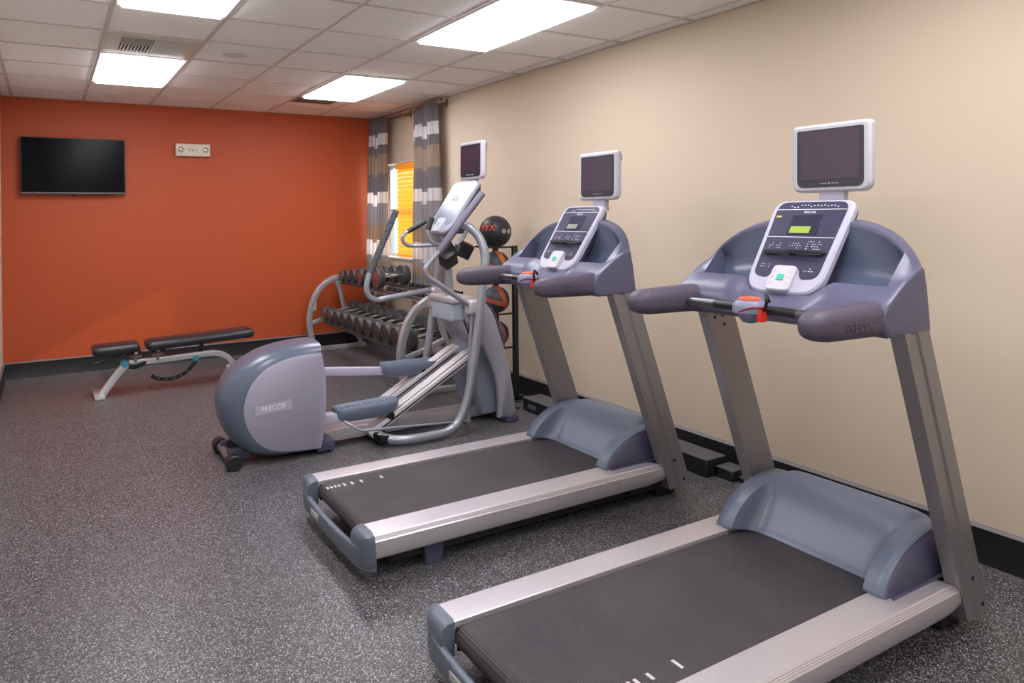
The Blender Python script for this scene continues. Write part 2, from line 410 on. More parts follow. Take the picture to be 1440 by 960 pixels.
for k in range(8):
    y = y0+.115+k*.022; M = Matrix.Translation((x0+.2, y, H-.008)) @ Matrix.Rotation(math.radians(40), 4, 'X')
    g.box((-.095, -.009, -.0012), (.095, .009, .0012), M=M)
for k in range(9):
    x = x0+.31+k*.022; M = Matrix.Translation((x, (y0+y1)/2, H-.008)) @ Matrix.Rotation(math.radians(35), 4, 'Y')
    g.box((-.009, -.19, -.0012), (.009, .19, .0012), M=M)
g.build('louvre', mat('louvre_paint', (.62, .62, .58), .5), r)
# return grille
r = root('return_grille', 'brown return air grille in the ceiling near the orange wall', 'air vent', (-1.05, 6.9, H-.006))
x0, x1, y0, y1 = -1.335, -.905, 6.70, 7.02
g = G()
for a, b in (((x0, y0), (x1, y0+.02)), ((x0, y1-.02), (x1, y1)), ((x0, y0+.02), (x0+.02, y1-.02)), ((x1-.02, y0+.02), (x1, y1-.02))): g.box((a[0], a[1], H-.008), (b[0], b[1], H), .002, 1)
g.build('frame', mat('grille_frame', (.36, .24, .19), .6), r)
G().box((x0+.02, y0+.02, H-.002), (x1-.02, y1-.02, H)).build('backing', M_ventd, r)
g = G()
for k in range(15):
    y = y0+.03+k*.0185; g.box((x0+.02, -.007, -.001), (x1-.02, .007, .001), M=Matrix.Translation((0, y, H-.005)) @ Matrix.Rotation(.5, 4, 'X'))
g.build('slat', M_ventb, r)
# round ceiling fixture
r = root('ceiling_speaker', 'round flush white ceiling fixture beside the left light panel', 'ceiling fixture', (-2.31, 5.17, H))
G().lathe((-2.31, 5.17, H), (0, 0, -1), [(0, .115), (.004, .115), (.010, .10), (.010, .085), (.005, .08)], 40).build('rim', M_white, r)
G().lathe((-2.31, 5.17, H-.005), (0, 0, -1), [(0, .08), (.002, .08), (.004, .05), (.012, .03), (.013, .001)], 32).build('grille', mat('fixture_face', (.66, .62, .58), .6), r)

# window
g = G(); f = .045
g.box((.095, W0, WZ0), (.145, W0+f, WZ1)); g.box((.095, W1-f, WZ0), (.145, W1, WZ1)); g.box((.095, W0+f, WZ0), (.145, W1-f, WZ0+f)); g.box((.095, W0+f, WZ1-f), (.145, W1-f, WZ1)); g.box((.10, W0+f, 1.56), (.14, W1-f, 1.60))
w = struct(g.build('window_1', M_white))
G().box((.118, W0+f, WZ0+f), (.122, W1-f, WZ1-f)).build('window_pane', M_glass, w)
g = G()
g.box((.0, W1-.008, WZ0), (.095, W1, WZ1)); g.box((0, W0, WZ0), (.095, W0+.008, WZ1)); g.box((0, W0+.008, WZ1-.008), (.095, W1-.008, WZ1))
g.build('jamb', M_white, w)
G().box((-.02, W0-.02, WZ0-.012), (.095, W1+.015, WZ0+.008), .003, 1).build('sill', M_white, w)
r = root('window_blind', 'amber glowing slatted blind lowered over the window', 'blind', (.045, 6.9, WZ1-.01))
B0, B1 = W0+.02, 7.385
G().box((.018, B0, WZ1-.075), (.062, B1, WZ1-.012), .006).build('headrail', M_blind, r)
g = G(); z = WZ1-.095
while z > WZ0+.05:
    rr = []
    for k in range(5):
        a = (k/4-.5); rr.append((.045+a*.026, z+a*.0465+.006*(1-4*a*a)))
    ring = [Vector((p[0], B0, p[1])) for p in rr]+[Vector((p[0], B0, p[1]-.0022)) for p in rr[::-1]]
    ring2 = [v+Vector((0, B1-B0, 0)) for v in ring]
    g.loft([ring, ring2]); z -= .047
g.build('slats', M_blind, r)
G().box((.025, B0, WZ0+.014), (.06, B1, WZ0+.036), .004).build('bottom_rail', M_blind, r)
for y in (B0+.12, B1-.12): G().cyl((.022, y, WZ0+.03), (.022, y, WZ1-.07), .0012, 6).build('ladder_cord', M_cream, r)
# curtain rod
r = root('curtain_rod', 'double bronze curtain rod under the ceiling above the window', 'curtain rod', (-.09, 6.9, 2.64))
G().cyl((-.135, 6.02, 2.655), (-.135, 7.82, 2.655), .011, 14).build('front_rod', M_rod, r)
G().cyl((-.065, 6.05, 2.632), (-.065, 7.82, 2.632), .009, 14).build('rear_rod', M_rod, r)
G().lathe((-.135, 6.02, 2.655), (0, -1, 0), [(0, .011), (.004, .02), (.02, .022), (.035, .014), (.04, .002)], 16).build('finial', M_rod, r)
for y in (6.12, 6.92, 7.74):
    g = G(); g.box((-.012, y-.012, 2.60), (0, y+.012, 2.685), .002, 1); g.box((-.145, y-.006, 2.615), (-.005, y+.006, 2.625), .002, 1); g.box((-.145, y-.006, 2.615), (-.128, y+.006, 2.650)); g.box((-.074, y-.006, 2.612), (-.056, y+.006, 2.626)); g.build('bracket', M_rod, r)
# curtains
def curtain(label, ya0, ya1, yb0, yb1, zt, zb, xc, nf, seed, side):
    rnd = random.Random(seed); ph = [rnd.uniform(-.5, .5) for _ in range(8)]
    NU, NV = 110, 50; me = bpy.data.meshes.new('curtain'); vs = []; fs = []; uvs = []
    for j in range(NV+1):
        v = j/NV; z = zt+(zb-zt)*v
        for i in range(NU+1):
            u = i/NU; ya = ya0+(ya1-ya0)*u; yb = yb0+(yb1-yb0)*u
            e = min(1, v*1.5)**.7; y = ya+(yb-ya)*e
            a = 2*PI*nf*u+.7*math.sin(3*u+ph[0]+v*1.2*ph[1]); amp = .030+.018*min(1, v*2)
            x = xc+amp*math.sin(a)+.006*math.sin(2.3*a+ph[2]*4+v*3)
            y += .010*math.cos(a*1.0+ph[3])*min(1, v*3)
            if v < .02: x += .004*math.sin(a*6)
            vs.append((x, y, z)); uvs.append((u*nf*.33, z/3))
    for j in range(NV):
        for i in range(NU):
            a = j*(NU+1)+i; fs.append((a, a+1, a+NU+2, a+NU+1))
    me.from_pydata(vs, [], fs); lay = me.uv_layers.new(name='UVMap')
    for p in me.polygons:
        p.use_smooth = True
        for li in p.loop_indices: lay.data[li].uv = uvs[me.loops[li].vertex_index]
    me.materials.append(M_curt); o = bpy.data.objects.new('curtain', me); COL.objects.link(o)
    md = o.modifiers.new('solid', 'SOLIDIFY'); md.thickness = .003
    return tag(o, label, 'curtain', 'plaid curtains at the window')
curtain('plaid grey and brown curtain hanging in the corner beside the orange wall', 7.27, 7.66, 7.30, 7.79, 2.638, .12, -.150, 5, 3, 1)
curtain('plaid grey and brown curtain on the near side of the window', 6.12, 6.60, 6.06, 6.66, 2.638, .12, -.125, 5.5, 5, -1)

# ------------------------------------------------------------------ wall things
r = root('television', 'flat black television mounted on the orange wall', 'television', (-3.272, 7.79, 2.03))
g = G(); g.box((-3.729, 7.765, 1.765), (-2.815, 7.80, 2.312), .006).build('housing', mat('tv_case', (.03, .034, .04), .35), r)
G().box((-3.717, 7.7625, 1.785), (-2.827, 7.766, 2.302)).build('screen', M_tv, r)
G().box((-3.725, 7.760, 1.768), (-2.819, 7.7655, 1.782), .002, 1).build('lower_bezel', mat('tv_trim', (.16, .18, .19), .25, metal=.5), r)
G().box((-3.30, 7.762, 1.752), (-3.25, 7.778, 1.766), .003, 1).build('sensor', M_black, r)
G().box((-3.50, 7.80, 1.775), (-3.05, 7.848, 2.15), .004, 1).build('wall_bracket', M_black, r)
r = root('emergency_light', 'cream twin lamp emergency light unit on the orange wall', 'emergency light', (-2.15, 7.83, 2.24))
G().box((-2.325, 7.79, 2.172), (-1.975, 7.85, 2.303), .008).build('housing', M_cream, r)
for x in (-2.275, -2.025):
    l = G().lathe((x, 7.79, 2.24), (0, -1, 0), [(0, .036), (.004, .036), (.006, .030), (.003, .028)], 28).build('lamp_ring', mat('pale_grey_trim', (.50, .51, .46), .4), r)
    G().lathe((x, 7.789, 2.24), (0, -1, 0), [(0, .027), (.008, .018), (.011, .002)], 24).build('lamp_lens', mat('lamp_lens', (.62, .64, .6), .12, metal=.6), l)
g = G()
for x in (-2.205, -2.19, -2.12): g.box((x, 7.7885, 2.225), (x+.006, 7.791, 2.258))
g.box((-2.18, 7.7885, 2.216), (-2.13, 7.791, 2.221)); g.box((-2.18, 7.7885, 2.252), (-2.15, 7.791, 2.256)); g.box((-2.165, 7.7885, 2.232), (-2.14, 7.791, 2.245))
g.build('test_panel', mat('unit_mark', (.30, .29, .26), .5), r)
r = root('wall_outlet', 'small pale outlet plate low on the orange wall behind the dumbbell rack', 'outlet', (-.83, 7.85, .49))
G().box((-.868, 7.844, .43), (-.79, 7.85, .55), .003, 1).build('cover_plate', M_cream, r)
for z in (.465, .515): G().box((-.846, 7.842, z-.014), (-.812, 7.845, z+.014), .004, 1).build('receptacle', M_white, r)

# ------------------------------------------------------------------ shared machine pieces
def monitor(parent, c, w, h, tilt, small=False):
    """flat screen facing -X; c = centre of the front face"""
    n = Vector((-math.cos(tilt), 0, math.sin(tilt))); u = Vector((0, -1, 0)); v = n.cross(u)
    if v.z < 0: v = -v
    M = frame(c, u, v); fn = lambda a, b, t: M @ Vector((a, b, t))
    out = rpoly([(-w/2, h/2), (-w/2, -h/2), (w/2, -h/2), (w/2, h/2)], [.022, .045, .045, .022], 6)
    mid = inset(out, .010); back = inset(out, .05)
    g = G(); g.loft([[fn(a, b, -.062) for a, b in back], [fn(a, b, -.05) for a, b in inset(out, .02)], [fn(a, b, -.028) for a, b in out], [fn(a, b, -.008) for a, b in out], [fn(a, b, 0) for a, b in mid]])
    hs = g.build('monitor_housing', mat('monitor_shell', (.50, .49, .55), .38), parent)
    iw, ih = w*.84, h*.80
    G().prism(rpoly([(-iw/2, ih/2+.006), (-iw/2, -ih/2-.008), (iw/2, -ih/2-.008), (iw/2, ih/2+.006)], [.008, .03, .03, .008], 5), fn, -.001, .0018).build('monitor_bezel', M_bez, parent)
    G().box((-iw/2+.016, -ih/2+.026, .0017), (iw/2-.016, ih/2-.004, .0026), M=M).build('screen', M_screen, parent)
    g = G(); g.lathe(fn(0, -ih/2+.008, .0018), n, [(0, .0035), (.0008, .0035)], 12)
    for k in range(5):
        g.box((-.036+k*.006, -ih/2+.0065, .0018), (-.032+k*.006, -ih/2+.0095, .0024), M=M); g.box((.010+k*.006, -ih/2+.0065, .0018), (.014+k*.006, -ih/2+.0095, .0024), M=M)
    g.build('monitor_lettering', mat('dim_print', (.38, .38, .42), .5), parent)
    if small:
        g = G()
        for k in range(4): g.box((-.055+k*.03, -ih/2+.004, .0018), (-.036+k*.03, -ih/2+.012, .004), .001, 1, M=M)
        g.build('monitor_button', mat('button_grey', (.35, .37, .38), .4), parent)
    g = G(); g.loft([[fn(a, b-h/2-.003, t-.026) for a, b, t in [(x*s, 0, y*.6) for x, y in rrect(.11, .06, .015, 3)]] if False else [fn(x*s, -h/2+dz, y*.6-.028) for x, y in rrect(.115, .06, .015, 3)] for s, dz in ((1.0, .012), (.92, -.012), (.88, -.032), (1.05, -.06))])
    g.build('monitor_neck', M_lav, parent)
    return hs
def console(parent, O, T, wb, wt, lit, ledge=True, facemat=None, pad=True, bez=None):
    """tilted control panel from bottom-centre O to top-centre T; user side is -X"""
    O = Vector(O); T = Vector(T); u = Vector((0, -1, 0)); v = (T-O); Lh = v.length; v.normalize()
    M = frame(O, u, v); k = Lh/.38
    fn = lambda a, b, t: M @ Vector((a, b*k, t))
    out = rpoly([(-wt/2, .38), (-wb/2, .0), (wb/2, .0), (wt/2, .38)], [.05, .085, .085, .05], 7)
    g = G(); g.loft([[fn(a, b, -.075) for a, b in inset(out, .05)], [fn(a, b, -.03) for a, b in inset(out, .006)], [fn(a, b, -.012) for a, b in out]])
    g.build('console_housing', M_navy, parent)
    g = G(); g.loft([[fn(a, b, -.013) for a, b in out], [fn(a, b, .006) for a, b in out], [fn(a, b, .013) for a, b in inset(out, .007)]])
    g.build('console_bezel', bez or M_lav, parent)
    fb, ft = wb*.86, wt*.87
    face = rpoly([(-ft/2, .370), (-fb/2, .062), (-.065, .055), (-.05, .098), (.05, .098), (.065, .055), (fb/2, .062), (ft/2, .370)], [.04, .03, .02, .02, .02, .02, .03, .04], 5)
    G().prism(face, fn, .012, .0145).build('console_face', facemat or M_face, parent)
    hw = lambda b: (fb+(ft-fb)*(b-.085)/.285)/2-.002
    rnd = random.Random(4)
    g = G()
    for b in (.338, .222): g.box((-hw(b), b*k-.0012, .0143), (hw(b), b*k+.0012, .0152), M=M)
    for cx_, cy_, nx, ny in ((-.085, .187, 5, 4), (.0, .187, 5, 4), (.075, .190, 6, 5), (-.09, .108, 4, 2), (.092, .098, 4, 2)):
        for i in range(nx):
            for j in range(ny):
                if rnd.random() < .72:
                    x = cx_+(i-nx/2)*.0105; y = (cy_+(j-ny/2)*.0095)*k; w_ = rnd.uniform(.0015, .0042)
                    g.box((x-w_, y-.0011, .0143), (x+w_, y+.0011, .0151), M=M)
    for i in range(15):
        x = -.085+i*.0135; y = (.352+rnd.uniform(-.006, .006))*k; g.box((x-.003, y-.0018, .0143), (x+.003, y+.0018, .0151), M=M)
    g.build('console_markings', M_print, parent)
    text('console_lettering', 'PRECOR', .013, M @ Matrix.Translation((0, .326*k, .0148)), M_print, parent, .0003)
    G().box((-.062, .232*k, .0140), (.062, .315*k, .0165), .003, 1, M=M).build('display_module', mat('display_frame', (.025, .025, .055), .25), parent)
    G().box((-.052, .238*k, .0163), (.030, .265*k, .0178), M=M).build('display', M_lcdg if lit else M_lcdo, parent)
    if lit:
        G().box((-hw(.31)+.006, .305*k, .0143), (-hw(.31)+.028, .312*k, .0152), M=M).build('yellow_label', M_yel, parent)
    if ledge:
        g = G()
        b = .158*k
        g.tube([fn(x, .158, .022+.010*(1-abs(x)/.12)) for x in (-.125, -.06, 0, .06, .125)], .006, 8)
        g.tube([fn(-.125, .158, .022), fn(-.11, .146, .030), fn(-.01, .150, .034), fn(.11, .146, .030), fn(.125, .158, .022)], .0035, 8)
        g.box((-.012, b-.012, .013), (.012, b+.004, .034), .003, 1, M=M); g.box((-.128, b-.004, .012), (-.118, b+.006, .026), .002, 1, M=M); g.box((.118, b-.004, .012), (.128, b+.006, .026), .002, 1, M=M)
        g.build('reading_ledge', M_black, parent)
    if pad:
        pp = rpoly([(-.046, .100), (-.050, .002), (.046, .002), (.050, .100)], .018, 5)
        g = G(); g.loft([[fn(a, b, .010) for a, b in pp], [fn(a, b, .027) for a, b in pp], [fn(a, b, .031) for a, b in inset(pp, .004)]])
        kp = g.build('keypad', mat('keypad_white', (.55, .55, .60), .35), parent)
        G().box((-.014, .040*k, .0308), (.014, .064*k, .0335), .002, 1, M=M).build('green_button', M_teal, kp)
        g = G()
        for i in range(3):
            for x in (-.036, .030): g.box((x, (.026+i*.022)*k, .0308), (x+.006, (.033+i*.022)*k, .0316), M=M)
        g.build('key_marks', mat('key_mark', (.42, .36, .5), .5), kp)
    return M

# ------------------------------------------------------------------ treadmill (local x forward from the rear end, y to the user's left)
def make_treadmill(label):
    T = Vector((0, 0, 0)); r = root('treadmill', label, 'treadmill', T, 'treadmills facing the beige wall')
    for s in (1, -1):
        # side rail: extruded aluminium section with a grooved outer face
        prof = [(.283, .178), (.283, .203), (.286, .2055), (.350, .2065), (.400, .2035), (.4065, .198), (.405, .195), (.4095, .192), (.408, .189), (.4125, .186), (.411, .183), (.4155, .178), (.417, .150), (.412, .118), (.404, .104), (.390, .096), (.34, .095), (.34, .178)]
        xsn = [.035, .06, 1.2, 1.60, 1.66, 1.70, 1.72]; g = G(); rings = []
        for x in xsn:
            q = max(0, x-1.60)/.12; dz = .030*q*q
            rings.append([Vector((x, s*a, min(b, .208-dz) if b > .12 else b+dz*.6)) for a, b in prof])
        g.loft(rings); g.build('side_rail', M_rail, r, ang=22)
        # rear end cap
        g = G(); cp = [(.278, .10), (.278, .207), (.29, .212), (.38, .214), (.41, .203), (.424, .175), (.425, .085), (.41, .072), (.30, .072)]
        g.loft([[Vector((x, s*(a if a > .3 else a), .14+(b-.14)*sc)) for a, b in [(min(a, m_), b) for a, b in cp]] for x, sc, m_ in ((-.012, .55, .36), (-.004, .80, .385), (.012, .95, .41), (.040, 1.0, .43))])
        c = g.build('end_cap', M_cap, r)
        g = G(); g.box((.002, s*.355-.018, .150), (.008, s*.355+.018, .19), .001, 1, M=Matrix.Translation((-.008, 0, -.02)))
        g.build('warning_label', M_yel, c)
        # upright, leaning back towards the user
        sec = [(0, 0), (.05, 0), (.05, .165), (.008, .165), (.008, .15), (0, .145), (0, .082), (.006, .072), (.006, .045), (0, .038)]
        g = G(); rings = []
        for z, x in ((.062, 1.726), (.10, 1.712), (1.13, 1.338)):
            rings.append([Vector((x+b, s*(.422-a), z)) for a, b in sec])
        g.loft(rings); up = g.build('upright', M_upr, r, ang=25)
        for z, dx in ((.10, .12), (.21, .09)): G().lathe((1.712-(z-.10)*.363+dx, s*.420, z), (0, s, 0), [(0, .009), (.004, .008), (.005, .002)], 12).build('bolt', M_bolt, up)
        for z, dx in ((1.07, .04), (1.075, .09), (1.035, .085)): G().lathe((1.712-(z-.10)*.363+dx, s*.373, z), (0, -s, 0), [(0, .008), (.003, .007), (.004, .002)], 12).build('bolt', M_bolt, up)
        # front foot under the upright
        G().box((1.70, s*.30-.05, 0), (1.84, s*.30+.05, .06), .008).build('foot', M_black, r)
        G().prism([(.29, .105), (.30, .005), (.36, .0), (.385, .03), (.385, .105)], lambda a, b, t: Vector((a, s*.35+t, b)), -.022, .022, .003).build('rear_foot', M_navy, r)
    # running belt around its rear roller
    g = G(); prof = []
    for k in range(9):
        a = PI/2+PI*k/8; prof.append((.078+.040*math.cos(a), .152+.040*math.sin(a)))
    prof = [(1.50, .192)]+prof+[(1.50, .112)]
    g.loft([[Vector((a, y, b)) for a, b in prof] for y in (-.273, .273)]); g.build('running_belt', M_belt, r, ang=60)
    g = G(); g.box((.05, -.283, .11), (1.55, -.274, .186)); g.box((.05, .274, .11), (1.55, .283, .186)); g.build('deck_edge', M_black, r)
    # curved rear bar below the belt
    P = [(.05, -.404), (.022, -.392), (.004, -.36), (-.006, -.27), (-.012, 0), (-.006, .27), (.004, .36), (.022, .392), (.05, .404)]
    P3 = catmull([Vector((a, b, 0)) for a, b in P], 5); g = G(); rings = []
    for i, p in enumerate(P3):
        d = (P3[min(i+1, len(P3)-1)]-P3[max(i-1, 0)]).normalized(); n = Vector((d.y, -d.x, 0)); e = abs(p.y)/.4; zc = .098+.012*e**4; hh = .036+.022*e**4
        rings.append([p+n*x+Vector((0, 0, zc+y*hh/.05)) for x, y in rrect(.026, .10, .012, 4)])
    g.loft(rings); rb = g.build('rear_bar', M_cap, r)
    g = G(); g.box((-.0285, .10, .088), (-.0235, .20, .116), .002, 2); g.build('bar_label', M_pale, rb)
    # motor hood: wings arching over the rails, scooped centre
    wing = [(1.352, .207), (1.375, .245), (1.41, .283), (1.46, .318), (1.53, .348), (1.62, .368), (1.70, .374), (1.77, .362), (1.84, .33), (1.875, .27), (1.89, .06)]
    cen = [(1.462, .194), (1.480, .207), (1.502, .232), (1.530, .268), (1.575, .322), (1.625, .368), (1.68, .396), (1.75, .392), (1.83, .35), (1.88, .28), (1.90, .06)]
    side = [(1.352, .204), (1.375, .206), (1.41, .208), (1.46, .208), (1.53, .208), (1.62, .208), (1.70, .208), (1.77, .20), (1.84, .19), (1.87, .18), (1.885, .06)]
    W = catmull([Vector((a, 0, b)) for a, b in wing], 3); Cn = catmull([Vector((a, 0, b)) for a, b in cen], 3); Sd = catmull([Vector((a, 0, b)) for a, b in side], 3)
    colsy = [(.0, 0), (.08, 0), (.15, 0), (.19, .015), (.215, .05), (.235, .14), (.250, .32), (.260, .62), (.266, .97), (.268, 1), (.30, 1), (.338, 1)]
    ys_ = [(-y, w) for y, w in colsy[::-1]]+[(y, w) for y, w in colsy[1:]]
    rings = []
    for y, w in ys_:
        rings.append([Vector((c.x*(1-w)+a.x*w, y, c.z*(1-w)+a.z*w)) for a, c in zip(W, Cn)])
    g = G(); g.loft(rings, closed=False); h = g.build('motor_hood', M_hood, r, ang=30)
    md = h.modifiers.new('thick', 'SOLIDIFY'); md.thickness = .004; md.offset = -1
    for s in (1, -1):
        g = G(); A = [Vector((a.x, s*.337, a.z-.001)) for a in W]; Bq = [Vector((b.x, s*.345, b.z)) for b in Sd]; Cc = [Vector((b.x, s*.36, b.z)) for b in Sd]
        Dd = [Vector((a.x, s*.325, a.z-.006)) for a in W]
        g.loft([A, Bq, Cc], closed=False); q = g.build('hood_side', M_navy, r)
        md = q.modifiers.new('thick', 'SOLIDIFY'); md.thickness = .003
    # chassis front beam
    G().box((1.50, -.36, .05), (1.88, .36, .18), .01).build('chassis', M_black, r)
    G().box((.14, -.34, .035), (1.50, .34, .10), .01).build('shade_pan', M_black, r)  # black pan added to deepen the contact shadow under the deck
    # console shell
    rimt = [(0, 1.545, 1.490), (.30, 1.544, 1.490), (.46, 1.540, 1.485), (.60, 1.534, 1.470), (.72, 1.526, 1.448), (.82, 1.515, 1.420), (.90, 1.500, 1.388), (.96, 1.486, 1.358), (1.0, 1.474, 1.330)]
    def prof(a):
        rx, rz = interp(rimt, a); e = max(0, min(1, (a-.89)/.11)); e2 = max(0, min(1, (a-.72)/.15))
        if a < .10 : pass
        front = [(1.27, 1.108), (1.228, 1.128), (1.222, 1.165), (1.238, 1.205), (1.275, 1.238), (1.315, 1.258)]
        fe = [(1.25, 1.108), (1.225, 1.128), (1.215, 1.17), (1.235, 1.208), (1.270, 1.232), (1.315, 1.262)]
        fr = [(p[0]*(1-e2)+q[0]*e2, p[1]*(1-e2)+q[1]*e2) for p, q in zip(front, fe)]
        lo = max(0, min(1, (.40-a)/.04)); fr = fr[:3]+[(x+.012*lo, z-.030*lo) for x, z in fr[3:]]
        p4 = (1.335+.02*e+.02*lo, 1.266+.022*e-.030*lo); p8 = (rx-.055, rz-.012)
        rec = [(1.345, 1.238), (1.355, 1.222), (1.42, 1.220), (1.455, 1.245), (1.482, 1.33), (rx-.060, rz-.03)]
        lin = [(p4[0]+(p8[0]-p4[0])*t, p4[1]+(p8[1]-p4[1])*t) for t in (.08, .15, .4, .6, .85, .96)]
        w = 1 if a > .895 else 0
        mid = [(p[0]*(1-w)+q[0]*w, p[1]*(1-w)+q[1]*w) for p, q in zip(rec, lin)]
        back = [(rx-.020, rz), (rx-.004, rz-.006), (rx, rz-.03), (rx+.005*(1-a)+.012*a, 1.25), (1.505, 1.108)]
        return fr+[p4]+mid+[p8]+back
    HY = .415
    def yy(a): return HY*a
    al = [0, .1, .2, .3, .38, .46, .53, .60, .66, .72, .77, .82, .86, .892, .898, .925, .95, .975, 1.0]
    cols = [(-a, prof(a)) for a in al[::-1]]+[(a, prof(a)) for a in al[1:]]
    rings = [[Vector((x, HY*a, z)) for x, z in p] for a, p in cols]
    # soften the outer side wall
    p1 = prof(1.0); cx_ = sum(p[0] for p in p1)/len(p1); cz_ = sum(p[1] for p in p1)/len(p1)
    ex = [[[Vector((cx_+(x-cx_)*q, s*(HY+dy), cz_+(z-cz_)*q)) for x, z in p1] for dy, q in ((.004, .985), (.008, .955), (.010, .90), (.011, .75))] for s in (-1, 1)]
    g = G(); g.loft(ex[0][::-1]+rings+ex[1]); sh = g.build('console_shell', M_blue, r, ang=48)
    # dark recess liners (storage pockets)
    for s in (1, -1):
        a1 = [.30, .46, .6, .72, .82, .86, .890]; rr = []
        for a in a1: rr.append([Vector((x-.0015 if i > 2 else x, s*HY*a, z+.002)) for i, (x, z) in enumerate(prof(a)[7:13])])
        g = G(); g.loft(rr, closed=False); g.build('storage_pocket', M_recess, r, ang=60)
    # arm grips
    for s in (1, -1):
        st = [(.905, .15, 1.166), (.910, .45, 1.166), (.925, .72, 1.166), (.95, .90, 1.166), (.985, 1.0, 1.166), (1.08, 1.04, 1.166), (1.18, 1.08, 1.166), (1.262, 1.12, 1.166)]
        g = G(); rings = []
        for x, sc, zc in st: rings.append([Vector((x+(.010*(y/.05) if x > 1.2 else 0)*-1, s*.365+a*sc, zc+y*sc)) for a, y in rrect(.104, .100, .040, 6)])
        g.loft(rings); gr = g.build('arm_grip', M_grip, r)
        Mt = frame((1.10, s*.365+s*.0555, 1.158), (-s, 0, 0), (0, 0, 1))
        text('grip_lettering', 'PRECOR', .040, Mt, mat('grip_emboss', (.085, .07, .11), .35), gr, .0012)
        # transition between grip and shell
        g = G(); rings = []
        for x, w, zt in ((1.264, 1.10, 1.222), (1.30, 1.08, 1.232), (1.36, 1.0, 1.24)):
            rings.append([Vector((x-.010*(y/.05), s*.365+a*w, 1.166+y*1.12)) for a, y in rrect(.104, .100, .040, 6)])
        g.loft(rings); g.build('arm_root', M_blue, r)
    # heart rate handlebar
    g = G(); g.tube([(1.17, .33, 1.160), (1.165, .25, 1.163), (1.155, .10, 1.166), (1.15, 0, 1.166), (1.155, -.10, 1.166), (1.165, -.25, 1.163), (1.17, -.33, 1.160)], .0165, 16, 3)
    hb = g.build('handlebar', M_blackm, r)
    for s in (1, -1):
        g = G(); g.tube([(1.169, s*.32, 1.1605), (1.1655, s*.26, 1.163), (1.160, s*.17, 1.165)], .0172, 16, 2); g.build('pulse_sensor', mat('sensor_steel', (.16, .16, .17), .3, metal=.8), hb)
    # safety clip hub
    g = G(); g.lathe((1.135, 0, 1.115), (0, 0, 1), [(0, .012), (.004, .026), (.022, .040), (.040, .060), (.062, .060), (.078, .050), (.086, .035)], 28)
    hub = g.build('stop_hub', mat('hub_plastic', (.20, .22, .31), .4), r)
    G().lathe((1.135, 0, 1.198), (0, 0, 1), [(0, .038), (.006, .038), (.011, .030), (.012, .002)], 28).build('stop_button', M_redor, hub)
    g = G(); g.box((1.110, -.066, 1.125), (1.150, -.040, 1.180), .008, 2); g.build('safety_clip', M_red, hub)
    g = G(); g.tube([(1.085, .02, 1.150), (1.075, -.01, 1.165), (1.09, -.045, 1.178), (1.13, -.075, 1.176)], .003, 8, 4); g.build('safety_cord', mat('cord_red', (.3, .01, .03), .5), hub)
    g = G(); g.tube([(1.12, -.070, 1.168), (1.10, -.095, 1.205), (1.11, -.085, 1.225), (1.14, -.075, 1.20)], .006, 8, 4); g.build('clip_loop', M_black, hub)
    M = console(r, (1.302, 0, 1.208), (1.542, 0, 1.556), .305, .335, True)
    # support block behind the console
    monitor(r, (1.625, 0, 1.732), .325, .275, 0.02)
    # scuff marks that are bright printed dashes on the belt are added per machine
    return r
def belt_marks(t, xs_, y, w):
    b = [c for c in t.children if c.name.startswith('running_belt')][0]
    for i, x in enumerate(xs_):
        o = G().box((x-.006, y-w*(.7 if i < 4 else 1)/2, .1915), (x+.006, y+w*(.7 if i < 4 else 1)/2, .1928)).build('belt_marking', mat('belt_print', (.55, .53, .56), .6)); o.parent = b
t1 = make_treadmill('near silver treadmill with a lit green display, largest, at the right edge')
t2 = copy_tree(t1)
t2['label'] = 'middle silver treadmill with a blank grey display, between the elliptical and the near treadmill'
t1.location = (-2.41, 1.69, 0); t2.location = (-2.385, 3.075, 0)
for c in t2.children:
    if c.name.startswith('display') and 'module' not in c.name:
        c.data = c.data.copy(); c.data.materials.clear(); c.data.materials.append(M_lcdo)
for c in list(t2.children):
    if c.name.startswith('yellow_label'): bpy.data.objects.remove(c)
belt_marks(t1, [.30, .325, .35, .40, .51], -.215, .042)
belt_marks(t2, [.062, .082, .102, .122, .150, .19, .24, .35], .205, .035)

# ------------------------------------------------------------------ elliptical trainer (world coordinates, centre line y = 4.5)
YC = 4.5
e = root('elliptical_trainer', 'silver and blue elliptical trainer with moving arms, in the middle of the room', 'elliptical trainer', (-1.5, YC, 0))
cover = [(-1.99, .651), (-2.095, .649), (-2.21, .636), (-2.322, .600), (-2.401, .543), (-2.453, .470), (-2.484, .370), (-2.475, .278), (-2.435, .186), (-2.362, .108), (-2.275, .072), (-2.148, .054), (-1.999, .046), (-1.972, .20), (-1.962, .36), (-1.968, .52)]
outer = [(-1.975, .708), (-2.085, .705), (-2.215, .690), (-2.335, .660), (-2.440, .608), (-2.525, .550), (-2.588, .445), (-2.60, .335), (-2.565, .205), (-2.485, .095), (-2.36, .035), (-2.18, .022), (-1.965, .022), (-1.955, .20), (-1.948, .36), (-1.955, .55)]
def mixp(t): return [(a[0]*(1-t)+b[0]*t, a[1]*(1-t)+b[1]*t) for a, b in zip(cover, outer)]
def closed_cat(P, k, corners=()):
    n = len(P); P = [Vector(p) for p in P]; out = []
    for i in range(n):
        p0, p1, p2, p3 = P[i-1], P[i], P[(i+1) % n], P[(i+2) % n]
        if i in corners: p0 = p1*2-p2
        if (i+1) % n in corners: p3 = p2*2-p1
        for j in range(k):
            t = j/k; out.append(tuple(.5*((2*p1)+(p2-p0)*t+(2*p0-5*p1+4*p2-p3)*t*t+(-p0+3*p1-3*p2+p3)*t**3)))
    return out
CR = (0, 12)
g = G(); rings = []
